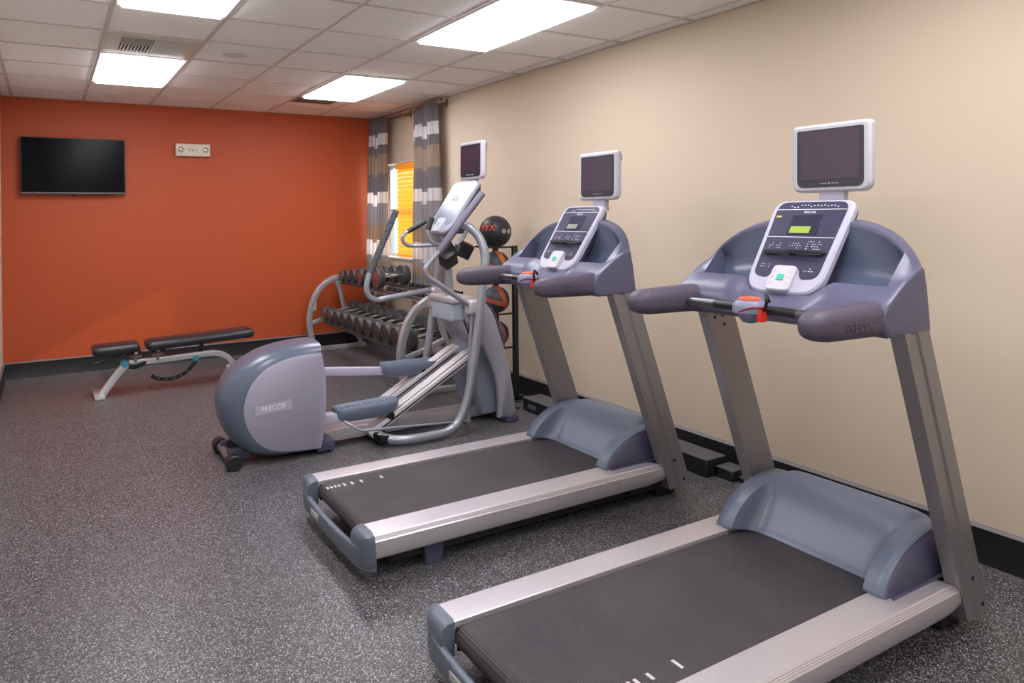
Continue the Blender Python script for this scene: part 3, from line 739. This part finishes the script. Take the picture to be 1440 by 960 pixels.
for dy, t in ((-.205, .0), (-.203, .12), (-.192, .42), (-.165, .72), (-.12, .92), (-.06, 1.0), (.06, 1.0), (.12, .92), (.165, .72), (.192, .42), (.203, .12), (.205, 0)):
    rings.append([Vector((a, YC+dy, b)) for a, b in closed_cat(mixp(t), 4, CR)])
g.loft(rings); hs = g.build('rear_housing', M_drum, e, ang=50)
for s in (-1, 1):
    cc = closed_cat(cover, 4, CR); ci = inset(cc, .006)
    g = G(); g.loft([[Vector((a, YC+s*.203, b)) for a, b in cc], [Vector((a, YC+s*.210, b)) for a, b in cc], [Vector((a, YC+s*.214, b)) for a, b in ci]]); sc = g.build('side_cover', M_cover, e, ang=50)
    if s == -1:
        Mb = frame((-2.303, YC-.2145, .348), (1, 0, .06), (-.06, 0, 1))
        G().box((-.115, -.030, -.001), (.115, .028, .0012), .002, 1, M=Mb).build('badge', mat('badge_silver', (.50, .50, .58), .25, metal=.3), sc)
        g = G(); g.box((-.118, .026, 0), (.118, .031, .0016), M=Mb); g.box((-.118, -.032, 0), (.118, -.029, .0016), M=Mb); g.build('badge_rim', mat('badge_rim', (.30, .30, .36), .4), sc)
        text('badge_lettering', 'PRECOR', .042, Mb @ Matrix.Translation((0, 0, .0016)), mat('badge_text', (.75, .75, .80), .3), sc, .0012)
# front lower lip of housing
G().box((-2.02, YC-.20, .015), (-1.90, YC+.20, .085), .012, 2).build('housing_skirt', M_navy, e)
# rear rollers
G().cyl((-2.545, YC-.17, .047), (-2.545, YC+.17, .047), .028, 18).build('roller_axle', M_steel, e)
for s in (-1, 1):
    G().cyl((-2.545, YC+s*.15, .047), (-2.545, YC+s*.225, .047), .047, 26, .006).build('roller_wheel', M_black, e)
for s in (-1, 1): G().box((-2.56, YC+s*.09-.02, .03), (-2.42, YC+s*.09+.02, .10), .006).build('roller_bracket', M_navy, e)
# base beam
g = G(); g.box((-1.95, YC-.07, .025), (-.56, YC+.05, .105), .008); g.build('base_beam', M_silver, e)
g = G(); g.box((-1.625, YC-.30, .025), (-1.53, YC+.30, .075), .008); g.build('cross_member', M_bolt, e)
g = G(); g.box((-.60, YC-.26, .0), (-.50, YC+.26, .05), .008); g.build('front_foot', M_navy, e)
# hoops
for s in (-1, 1):
    pts = [(-1.60, .22, .06), (-1.53, .30, .045), (-1.42, .335, .040), (-1.28, .335, .038), (-1.16, .335, .045), (-1.07, .335, .085), (-1.00, .335, .20), (-.955, .335, .36), (-.895, .335, .70), (-.845, .335, 1.05), (-.822, .33, 1.22), (-.845, .30, 1.35), (-.90, .25, 1.430), (-.955, .20, 1.455)]
    g = G(); g.tube([(a, YC+s*b, c) for a, b, c in pts], .0305, 18, 4); g.build('frame_hoop', M_tube, e)
# side plates
plate = [(-.895, .900), (-.769, .893), (-.696, .795), (-.640, .636), (-.582, .468), (-.540, .270), (-.512, .083), (-.540, .044), (-.660, .044), (-.655, .150), (-.672, .292), (-.712, .430), (-.785, .571), (-.850, .689), (-.925, .797)]
for s in (-1, 1):
    pp = closed_cat(plate, 3, (0, 1, 6, 7, 8))
    g = G(); g.prism(pp, lambda a, b, t: Vector((a, YC+s*.222+t, b)), -.02, .02, .004); sp_ = g.build('side_plate', mat('plate_plastic', (.32, .32, .39), .36), e, ang=50)
    g = G(); g.tube([(-.752, YC+s*.222-.0, .893), (-.68, YC+s*.222, .795), (-.628, YC+s*.222, .64), (-.60, YC+s*.222, .55)], .012, 8, 3); g.build('edge_trim', M_navy, sp_)
# inner housing between the plates
wf = [(-.80, .60), (-.74, .62), (-.64, .45), (-.59, .25), (-.57, .06), (-.74, .06), (-.80, .25), (-.84, .42)]
G().prism(wf, lambda a, b, t: Vector((a, YC+t, b)), -.16, .16, .01).build('front_housing', mat('front_housing', (.21, .24, .30), .4), e)
g = G(); g.tube([(-.86, YC+.05, .85), (-.78, YC+.06, .74), (-.72, YC+.07, .62), (-.70, YC+.07, .52)], .007, 8, 4); g.build('cable', M_black, e)
# pivot block
g = G(); g.box((-1.00, YC-.15, .755), (-.82, YC+.15, .885), .018, 3); g.build('pivot_cover', mat('pivot_white', (.42, .48, .57), .4), e)
g = G(); g.box((-1.01, YC-.17, .885), (-.80, YC+.17, .93), .012, 2); g.build('pivot_cap', M_silver, e)
g = G(); g.cyl((-.88, YC-.31, .875), (-.88, YC+.31, .875), .030, 18); g.build('pivot_axle', M_steel, e)
# ramp tracks
for s in (-1, 1):
    A = Vector((-1.64, YC+s*.115, .055)); Bq = Vector((-.80, YC+s*.115, .520)); d = (Bq-A).normalized(); Lr = (Bq-A).length
    M = frame(A, d, (0, 1, 0))
    g = G(); g.box((0, -.065, -.02), (Lr, .065, .02), .006, M=M); g.build('ramp_track', mat('track_paint', (.60, .58, .62), .4, metal=.15), e)
    g = G(); g.box((.06, -.032, .019), (Lr-.04, -.018, .0215), M=M); g.box((.06, -.066, -.006), (Lr-.04, -.0655, .004), M=M); g.build('track_groove', M_bolt, e)
    g = G(); g.box((.05, -.064, .0195), (Lr-.04, -.034, .026), .002, 1, M=M); g.box((.05, -.016, .0195), (Lr-.04, .064, .026), .002, 1, M=M); g.build('track_strip', mat('strip', (.72, .70, .73), .38, metal=.2), e)
g = G(); g.box((-.86, YC-.19, .44), (-.80, YC+.19, .50), .01); g.build('ramp_crossbar', M_steel, e)
# pedals
def pedal(xc, yc, zc, pitch, dark):
    r_ = Matrix.Translation((xc, yc, zc)) @ Matrix.Rotation(pitch, 4, 'Y')
    fn = lambda a, b, t: r_ @ Vector((a, b, t))
    out = rpoly([(-.225, -.065), (.16, -.085), (.235, -.05), (.235, .05), (.16, .085), (-.225, .065)], [.05, .05, .03, .03, .05, .05], 5)
    g = G(); g.loft([[fn(a, b, -.055) for a, b in inset(out, .028)], [fn(a, b, -.02) for a, b in inset(out, .008)], [fn(a, b, .018) for a, b in out], [fn(a, b, .034) for a, b in inset(out, .002)], [fn(a, b, .040) for a, b in inset(out, .006)], [fn(a, b, .038) for a, b in inset(out, .014)], [fn(a, b, .022) for a, b in inset(out, .024)]])
    p = g.build('foot_pedal', M_pedal, e, ang=45)
    g = G()
    for k in range(9): g.box((-.17+k*.042, -.05, .021), (-.140+k*.042, .05, .0235), .001, 1, M=r_)
    g.build('tread_pad', mat('pad_plastic', (.10, .125, .175), .5), p)
    return r_
pedal(-1.655, YC-.115, .225, -.02, 0)
pedal(-1.20, YC+.135, .410, .03, 0)
G().box((-2.0, YC-.16, .165), (-1.62, YC-.09, .235), .008, M=None).build('pedal_arm', M_lav, e)
g = G(); g.flatbar([(-1.95, YC+.15, .457), (-1.40, YC+.15, .40), (-1.25, YC+.15, .385)], .055, .05, (0, 1, 0)); g.build('pedal_arm', M_lav, e)
# rollers under the pedals
g = G(); g.cyl((-1.49, YC-.18, .165), (-1.49, YC-.06, .165), .028, 16, .004); g.build('pedal_roller', M_bolt, e)
g = G(); g.cyl((-1.10, YC+.06, .372), (-1.10, YC+.18, .372), .028, 16, .004); g.build('pedal_roller', M_bolt, e)
# linkage
g = G(); g.tube([(-1.84, YC-.21, .19), (-1.80, YC-.24, .165), (-1.74, YC-.26, .130), (-1.6, YC-.265, .12), (-1.0, YC-.265, .075), (-.93, YC-.265, .07)], .009, 10, 3); g.build('link_rod', M_tube, e)
g = G(); g.tube([(-.885, YC-.265, .86), (-.91, YC-.265, .60), (-.925, YC-.265, .35), (-.935, YC-.265, .05)], .0165, 12, 2); lk = g.build('lower_arm', M_tube, e)
g = G(); g.cyl((-.935, YC-.29, .055), (-.935, YC-.24, .055), .022, 16, .003); g.build('link_bolt', M_steel, lk)
g = G(); g.tube([(-1.37, YC+.21, .36), (-1.33, YC+.24, .29), (-1.26, YC+.26, .25), (-.9, YC+.265, .26), (-.60, YC+.265, .27)], .009, 10, 3); g.build('link_rod', M_tube, e)
g = G(); g.tube([(-.87, YC+.265, .86), (-.76, YC+.265, .60), (-.60, YC+.265, .27)], .0165, 12, 2); g.build('lower_arm', M_tube, e)
# moving arms
near = [(-.885, .30, .865), (-.98, .30, .915), (-1.19, .30, 1.055), (-1.255, .30, 1.098), (-1.282, .30, 1.150), (-1.255, .30, 1.195), (-1.16, .30, 1.288)]
g = G(); g.tube([(a, YC-b, c) for a, b, c in near], .0185, 16, 4); na = g.build('moving_arm', mat('arm_tube', (.34, .34, .40), .32, metal=.4), e)
g = G(); g.tube([(-1.175, YC-.30, 1.272), (-.822, YC-.30, 1.668)], .0255, 16); g.build('arm_grip', mat('arm_grip_smooth', (.13, .12, .18), .45), na)
far = [(-.80, .30, .950), (-.92, .30, .942), (-1.28, .30, .905), (-1.375, .30, .895), (-1.435, .30, .925), (-1.458, .30, .985), (-1.445, .30, 1.06), (-1.425, .30, 1.11)]
g = G(); g.tube([(a, YC+b, c) for a, b, c in far], .0205, 16, 4); fa = g.build('moving_arm', M_tube, e)
g = G(); g.tube([(-1.43, YC+.30, 1.095), (-1.209, YC+.30, 1.555)], .0245, 16); g.build('arm_grip', M_ribgrip, fa)
g = G(); g.box((-.93, YC+.24, .80), (-.76, YC+.34, .96), .02, 3); g.build('arm_pivot', M_silver, e); 
g = G(); g.box((-.95, YC-.33, .82), (-.82, YC-.245, .925), .02, 3); g.build('arm_pivot', M_silver, e)
# centre mast and static handles
g = G(); g.tube([(-.93, YC, .90), (-.93, YC, 1.05), (-.945, YC, 1.20), (-.96, YC, 1.36)], .03, 16, 3); g.build('mast', M_tube, e)
for s in (1, -1):
    if s < 0:
        g = G(); g.tube([(-.99, YC-.02, 1.300), (-1.05, YC-.07, 1.305), (-1.11, YC-.12, 1.315), (-1.155, YC-.13, 1.345), (-1.17, YC-.13, 1.395), (-1.165, YC-.13, 1.43)], .0145, 12, 4); sh_ = g.build('static_handle', M_tube, e)
        g = G(); g.tube([(-1.168, YC-.13, 1.415), (-1.135, YC-.13, 1.500)], .019, 14); g.build('handle_grip', M_black, sh_)
        continue
    g = G(); g.tube([(-.99, YC+s*.02, 1.300), (-1.05, YC+s*.08, 1.298), (-1.14, YC+s*.125, 1.296), (-1.205, YC+s*.13, 1.302), (-1.240, YC+s*.13, 1.340), (-1.230, YC+s*.13, 1.380), (-1.193, YC+s*.13, 1.405)], .0145, 12, 4); sh_ = g.build('static_handle', M_tube, e)
    g = G(); g.tube([(-1.198, YC+s*.13, 1.402), (-1.05, YC+s*.13, 1.475)], .019, 14); g.build('handle_grip', M_black, sh_)
# holders below the console
for (x, y, z, rx, ry) in ((-.99, -.10, 1.205, .5, -.5), (-.885, -.14, 1.27, .3, .4)):
    M = Matrix.Translation((x, YC+y, z)) @ Matrix.Rotation(ry, 4, 'Y') @ Matrix.Rotation(rx, 4, 'X')
    G().box((-.055, -.045, -.055), (.055, .045, .055), .008, 2, M=M).build('holder_box', M_black, e)
g = G(); g.tube([(-.93, YC, 1.32), (-.92, YC-.05, 1.27), (-.93, YC-.10, 1.22)], .018, 10, 3); g.build('holder_stem', M_black, e)
g = G(); g.tube([(-.86, YC-.17, 1.44), (-.90, YC-.18, 1.37), (-.96, YC-.17, 1.31)], .015, 10, 3); g.build('console_brace', M_lav, e)
console(e, (-1.025, YC, 1.385), (-.755, YC, 1.765), .325, .355, False, ledge=False, facemat=M_facerefl, bez=mat('bezel_grey_blue', (.34, .36, .45), .36))
g = G(); g.box((-.90, YC-.08, 1.38), (-.80, YC+.08, 1.47), .02, 2); g.build('console_support', M_navy, e)
monitor(e, (-.735, YC-.005, 1.925), .33, .285, 0.02, small=True)
for o in list(e.children):
    pass
# fix up console display material for the elliptical
for c in e.children:
    if c.name.startswith('monitor_lettering'): bpy.data.objects.remove(c)

# ------------------------------------------------------------------ weight bench
b = root('weight_bench', 'black padded adjustable weight bench with silver frame by the orange wall', 'weight bench', (-2.5, 6.72, 0))
by = 6.70
def pad(x0, x1, z0, z1, wd, tilt, name):
    g = G(); M = Matrix.Translation(((x0+x1)/2, by, (z0+z1)/2)) @ Matrix.Rotation(tilt, 4, 'Y')
    L2 = (x1-x0)/2; fn = lambda a, bb, t: M @ Vector((a, bb, t)); hh = (z1-z0)/2
    out = rpoly([(-L2, -wd), (L2, -wd), (L2, wd), (-L2, wd)], .05, 6)
    g.loft([[fn(a, c, -hh) for a, c in inset(out, .015)], [fn(a, c, -hh*.6) for a, c in inset(out, .003)], [fn(a, c, 0) for a, c in out], [fn(a, c, hh*.6) for a, c in inset(out, .003)], [fn(a, c, hh) for a, c in inset(out, .018)]])
    return g.build(name, M_vinyl, b, ang=60)
pad(-3.19, -2.815, .365, .435, .135, -.03, 'seat_pad'); pad(-2.765, -1.83, .385, .458, .135, -.04, 'back_pad')
g = G(); g.flatbar([(-2.90, by, .258), (-2.60, by, .262), (-2.30, by, .272), (-2.16, by, .270), (-2.06, by, .225), (-1.99, by, .13), (-1.96, by, .06)], .05, .05, (0, 1, 0), 3); g.build('main_beam', M_bench, b)
g = G(); g.flatbar([(-2.925, by-.02, .255), (-3.02, by-.03, .15), (-3.12, by-.05, .015)], .06, .045, (0, 1, 0), 2); g.build('front_leg', M_bench, b)
g = G(); g.box((-3.18, by-.17, 0), (-3.10, by+.17, .03), .008); g.build('front_foot', M_bench, b)
g = G(); g.box((-2.00, by-.26, .01), (-1.93, by+.26, .06), .008); g.build('rear_foot', M_bench, b)
for s in (-1, 1): G().cyl((-1.965, by+s*.26, .04), (-1.965, by+s*.30, .04), .04, 20, .006).build('transport_wheel', M_black, b)
G().cyl((-2.06, by-.05, .14), (-2.06, by-.11, .14), .022, 14, .003).build('release_knob', M_cream, b)
g = G(); g.cyl((-2.935, by-.045, .258), (-2.935, by+.045, .258), .032, 18, .004); g.build('blue_collar', M_cyan, b)
g = G(); g.cyl((-2.345, by-.045, .245), (-2.345, by+.045, .245), .026, 18, .004); g.build('blue_collar', M_cyan, b)
arc = [(-2.72, .155), (-2.68, .125), (-2.60, .108), (-2.52, .112), (-2.44, .145), (-2.38, .20), (-2.34, .245)]
g = G(); g.flatbar([(x, by-.03, z-.02) for x, z in arc], .035, .008, (0, 1, 0), 4); ar = g.build('adjustment_arc', M_black, b)
g = G()
for x, z in catmull([Vector((x, 0, z-.02)) for x, z in arc], 1) and [(-2.66, .098), (-2.60, .088), (-2.53, .09), (-2.47, .108), (-2.42, .145)]: g.lathe((x, by-.034, z), (0, -1, 0), [(0, .006), (.002, .005)], 10)
g.build('arc_hole', M_steel, ar)
g = G(); g.flatbar([(-2.90, by-.03, .235), (-2.85, by-.03, .228), (-2.79, by-.03, .245), (-2.785, by-.03, .265)], .045, .01, (0, 1, 0), 3); g.build('seat_arc', M_black, b)
for x in (-2.845, -2.665):
    g = G(); g.cyl((x, by-.02, .265), (x, by-.02, .345), .014, 12); g.box((x-.045, by-.05, .308), (x+.045, by+.03, .322), .003, 1); g.build('support_post', M_steel, b)
    G().cyl((x, by-.065, .352), (x, by+.05, .352), .017, 14, .002).build('hinge_pin', M_chrome, b)
G().box((-2.92, by-.04, .335), (-2.80, by+.04, .372), .005).build('hinge_plate', M_black, b); G().box((-2.72, by-.04, .335), (-2.60, by+.04, .392), .005).build('hinge_plate', M_black, b)
g = G(); g.flatbar([(-2.30, by, .27), (-2.28, by, .40)], .035, .03, (0, 1, 0)); g.build('back_strut', M_black, b)
g = G(); g.tube([(-2.95, by-.06, .36), (-3.05, by-.09, .33), (-3.18, by-.12, .30)], .012, 10, 2); g.build('pull_handle', M_black, b)

# ------------------------------------------------------------------ dumbbell rack
k = root('dumbbell_rack', 'silver two-tier dumbbell rack along the beige wall under the window', 'dumbbell rack', (-.55, 6.5, 0))
YN, YR = 5.27, 7.62
for yy_ in (YN, YR):
    bow = [(-.900, .045), (-.935, .18), (-.958, .36), (-.925, .53), (-.865, .66), (-.775, .755), (-.66, .812), (-.55, .828)]
    g = G(); g.flatbar([(x, yy_, z) for x, z in bow], .058, .06, (0, 1, 0), 4, .006); g.build('end_frame', M_rackt, k)
    g = G(); g.flatbar([(-.63, yy_, .785), (-.585, yy_, .68), (-.545, yy_, .50), (-.42, yy_, .24), (-.33, yy_, .045)], .045, .045, (0, 1, 0), 3, .005); g.build('rear_leg', M_rackt, k)
    g = G(); g.flatbar([(-.93, yy_, .325), (-.75, yy_, .375), (-.53, yy_, .455)], .04, .04, (0, 1, 0), 0, .005); g.build('tier_bracket', M_rackt, k)
    g = G(); g.flatbar([(-.93, yy_, .025), (-.28, yy_, .025)], .05, .05, (0, 1, 0), 0, .005); g.build('foot_bar', M_rackt, k)
for (x, z) in ((-.77, .305), (-.50, .385)):
    G().box((x-.02, YN+.02, z), (x+.02, YR-.02, z+.04), .004, 1).build('lower_rail', mat('rack_rail', (.10, .10, .105), .4, metal=.3), k)
for (x, z) in ((-.55, .765), (-.30, .790)):
    G().box((x-.025, YN+.02, z-.02), (x+.025, YR-.02, z+.012), .004, 1).build('upper_rail', mat('rack_rail', (.10, .10, .105), .4, metal=.3), k)
g = G(); g.box((-.63, YN-.02, .755), (-.25, YN+.02, .795), .004, 1); g.box((-.63, YR-.02, .755), (-.25, YR+.02, .795), .004, 1); g.build('upper_bracket', M_rackt, k)
# empty saddles on the upper tier
for x in (-.55, -.30):
    for j in range(9):
        y = 5.42+j*.115
        g = G(); g.prism([(-.04, 0), (-.036, .035), (-.02, .018), (.02, .018), (.036, .035), (.04, 0)], lambda a, bb, t: Vector((x+t, y+a, .777+.025*(x > -.4)+bb)), -.022, .022, .002); g.build('saddle', M_black, k)
# dumbbells
ords = ['first', 'second', 'third', 'fourth', 'fifth', 'sixth', 'seventh', 'eighth', 'ninth', 'tenth', 'eleventh', 'twelfth']
def dumbbell(y, xf, zf, xb, zb, rad, hw, face, label, grp):
    A = Vector((xf, y, zf)); Bq = Vector((xb, y, zb)); d = (Bq-A).normalized(); L = (Bq-A).length
    r_ = root('dumbbell', label, 'dumbbell', (A+Bq)/2, grp)
    G().lathe(A+d*hw, d, [(0, .014), (L*.2, .017), ((L-2*hw)/2, .019), (L-2*hw-L*.2, .017), (L-2*hw, .014)], 14).build('handle', M_chrome if rad > .08 else M_steel, r_)
    for o_, dd in ((A, d), (Bq, -d)):
        h = G().lathe(o_, dd, [(.004, rad*.70), (0, rad*.76), (0, rad*.90), (.008, rad*.98), (.016, rad), (hw*.45, rad), (hw*.5, rad*.93), (hw*.55, rad), (hw-.01, rad), (hw, rad*.92), (hw+.004, rad*.4)], 28).build('head', M_dbh, r_)
        G().lathe(o_+dd*.0035, -dd, [(0, rad*.72), (.001, rad*.70), (.001, rad*.25), (.004, rad*.2), (.005, .002)], 24).build('end_plate', face, h)
ly = [7.475, 7.285, 7.08, 6.88, 6.68, 6.475, 6.26, 6.045, 5.83, 5.62, 5.42]
for i, y in enumerate(ly):
    rd = .078+.0019*i
    dumbbell(y, -.845, .362+rd*.9, -.425, .425+rd*.9, rd, .085, M_dbf if i > 1 else M_dbr,
             'dark round dumbbell on the rack\'s lower tier, %s from the orange wall' % ords[i], 'dumbbells on the lower tier')
uy = [7.49, 7.335, 7.16, 6.965, 6.755, 6.53]
for i, y in enumerate(uy):
    rd = [.062, .070, .079, .088, .097, .106][i]
    dumbbell(y, -.625, .785+rd*.96, -.265, .81+rd*.96, rd, .060+.003*i, M_dbr if i in (0, 3, 5) else M_dbf,
             'round dumbbell on the rack\'s upper tier, %s from the orange wall' % ords[i], 'dumbbells on the upper tier')

# ------------------------------------------------------------------ medicine ball rack
q = root('ball_rack', 'black metal medicine ball tower against the beige wall', 'ball rack', (-.2, 4.88, 0))
for y in (4.745, 5.03): G().box((-.185, y-.02, 0), (-.145, y+.02, 1.262), .003, 1).build('post', M_blackm, q)
zsf = [1.252, .985, .710, .435, .17]
for z in zsf:
    g = G(); g.tube([(-.165, 4.745, z), (-.36, 4.745, z), (-.37, 4.76, z), (-.37, 5.02, z), (-.36, 5.03, z), (-.165, 5.03, z)], .008, 8)
    g.build('shelf_hoop', M_blackm, q)
G().box((-.185, 4.77, .03), (-.145, 5.005, .07), .003, 1).build('base_bar', M_blackm, q)
for y in (4.745, 5.03): G().box((-.40, y-.02, 0), (-.10, y+.02, .03), .003, 1).build('foot_bar', M_blackm, q)
def ball(z, r_, base, band, label, top=False, az=0.):
    c = Vector((-.265, 4.875, z)); o = root('medicine_ball', label, 'medicine ball', c, 'medicine balls on the tower')
    body = G().sphere(c, r_, 40, 24).build('ball_body', base, o, ang=80)
    view = Vector((-3.5+.265, -4.875, .3)).normalized()
    if top:
        up = Vector((0, 0, 1)); rt = (-view).cross(up).normalized()
        def fn(p):
            a = p.x/r_+(-.52); bb = p.y/r_+.20
            d = (view*math.cos(a)*math.cos(bb)+rt*math.sin(a)*math.cos(bb)+up*math.sin(bb)); return c+d*(r_+.0015+p.z)
        text('ball_lettering', 'YYX', .070, None, mat('red_print', (.75, .05, .05), .5), body, .0012, fn, bold=.001)
        for sg in (.55, .95):
            d1 = (view*math.cos(sg)+rt*math.sin(sg)).normalized()
            G().lathe(c+d1*(r_*.985)+up*(-.0), d1, [(0, .020), (.004, .019), (.005, .008)], 16).build('handle_plug', mat('plug_tan', (.36, .31, .24), .5), body)
    else:
        rt = (-view).cross(Vector((0, 0, 1))).normalized()
        for ax, off in ((Vector((0, 0, 1))*.95+rt*.22, -.12), (rt*.85-view*.3+Vector((0, 0, .35)), .35)):
            ax.normalize(); g = G(); pr = []
            for j in range(9):
                h = (off-.17+.34*j/8); pr.append((h*r_, math.sqrt(max(0, 1-h*h))*(r_+.0016)))
            pr2 = [(p[0], p[1]-.004) for p in pr[::-1]]
            n = 36; rings = []; u_ = ax.orthogonal().normalized(); w_ = ax.cross(u_)
            for h, rr in pr+pr2: rings.append([c+ax*h+(u_*math.cos(2*PI*t/n)+w_*math.sin(2*PI*t/n))*rr for t in range(n)])
            g.loft(rings+[rings[0]], caps=False); g.build('ball_band', band, body, ang=80)
ball(1.377, .133, M_ball, None, 'black medicine ball with red lettering, topmost on the tower', True)
ball(1.098, .120, M_ballg, M_ballo, 'black and orange medicine ball just under the lettered one')
ball(.815, .112, M_ballg, M_ballr, 'black and brick red medicine ball, third down on the tower')
ball(.533, .105, M_ball, mat('plum_ball_band', (.22, .07, .08), .5), 'small dark plum medicine ball, lowest on the tower')

# ------------------------------------------------------------------ boxes and cord at the wall
def pbox(lo, hi, label, name='cable_box'):
    r_ = root(name, label, 'cable box', ((lo[0]+hi[0])/2, (lo[1]+hi[1])/2, 0))
    G().box(lo, (hi[0], hi[1], hi[2]-.006), .004, 1).build('body', M_black, r_)
    G().box((lo[0]-.003, lo[1]-.003, hi[2]-.008), (hi[0]+.003, hi[1]+.003, hi[2]), .002, 1).build('lid', M_boxt, r_)
    return r_
bx = pbox((-.295, 4.10, 0), (-.12, 4.47, .10), 'black cable box with a grey lid beside the elliptical\'s front foot')
g = G(); g.box((-.300, 4.30, .03), (-.294, 4.40, .06)); g.build('socket_plate', mat('socket_grey', (.10, .10, .12), .4), bx)
pbox((-.235, 2.775, 0), (-.075, 3.14, .105), 'large black cable box on the floor between the two treadmills')
pbox((-.165, 2.655, 0), (-.055, 2.765, .065), 'small black cable box next to the larger one between the treadmills')
pbox((-.13, 2.50, 0), (-.05, 2.64, .035), 'flat black cable box, lowest of the three between the treadmills')
g = G(); g.tube([(-.50, 4.46, .012), (-.42, 4.62, .012), (-.34, 4.55, .012), (-.325, 4.49, .012), (-.31, 4.50, .012)], .007, 8, 6)
g.tube([(-.10, 4.60, .012), (-.20, 4.66, .012), (-.32, 4.64, .012), (-.40, 4.56, .012)], .006, 8, 6)
tag(g.build('power_cord', M_black), 'black power cord looping on the floor in front of the elliptical', 'power cord')

# ------------------------------------------------------------------ light
M_diff.node_tree.nodes['Principled BSDF'].inputs['Emission Strength'].default_value = 8.0
sun = bpy.data.lights.new('sun', 'SUN'); sun.energy = 5; sun.angle = math.radians(1); sun.color = (1, .88, .7)
so = bpy.data.objects.new('sun', sun); COL.objects.link(so); so.rotation_euler = Vector((1, -.25, .50)).to_track_quat('Z', 'Y').to_euler()
w = bpy.data.worlds.new('world'); scene.world = w; w.use_nodes = True
w.node_tree.nodes['Background'].inputs[0].default_value = (.85, .92, 1, 1); w.node_tree.nodes['Background'].inputs[1].default_value = 2.5

# ------------------------------------------------------------------ camera
cd = bpy.data.cameras.new('camera'); cam = bpy.data.objects.new('camera', cd); COL.objects.link(cam); scene.camera = cam
cam.location = (-3.5035, 0, 1.5203); cam.rotation_euler = (PI/2, .0112, -.5093)
cd.sensor_width = 36; cd.sensor_fit = 'HORIZONTAL'; cd.lens = 989.24/1440*36
cd.shift_x = (720-619.9)/1440; cd.shift_y = -(480-302.2)/1440; cd.clip_start = .02
vs = scene.view_settings; vs.view_transform = 'Standard'; vs.look = 'None'; vs.gamma = 1; vs.use_curve_mapping = False; vs.exposure = 0.90
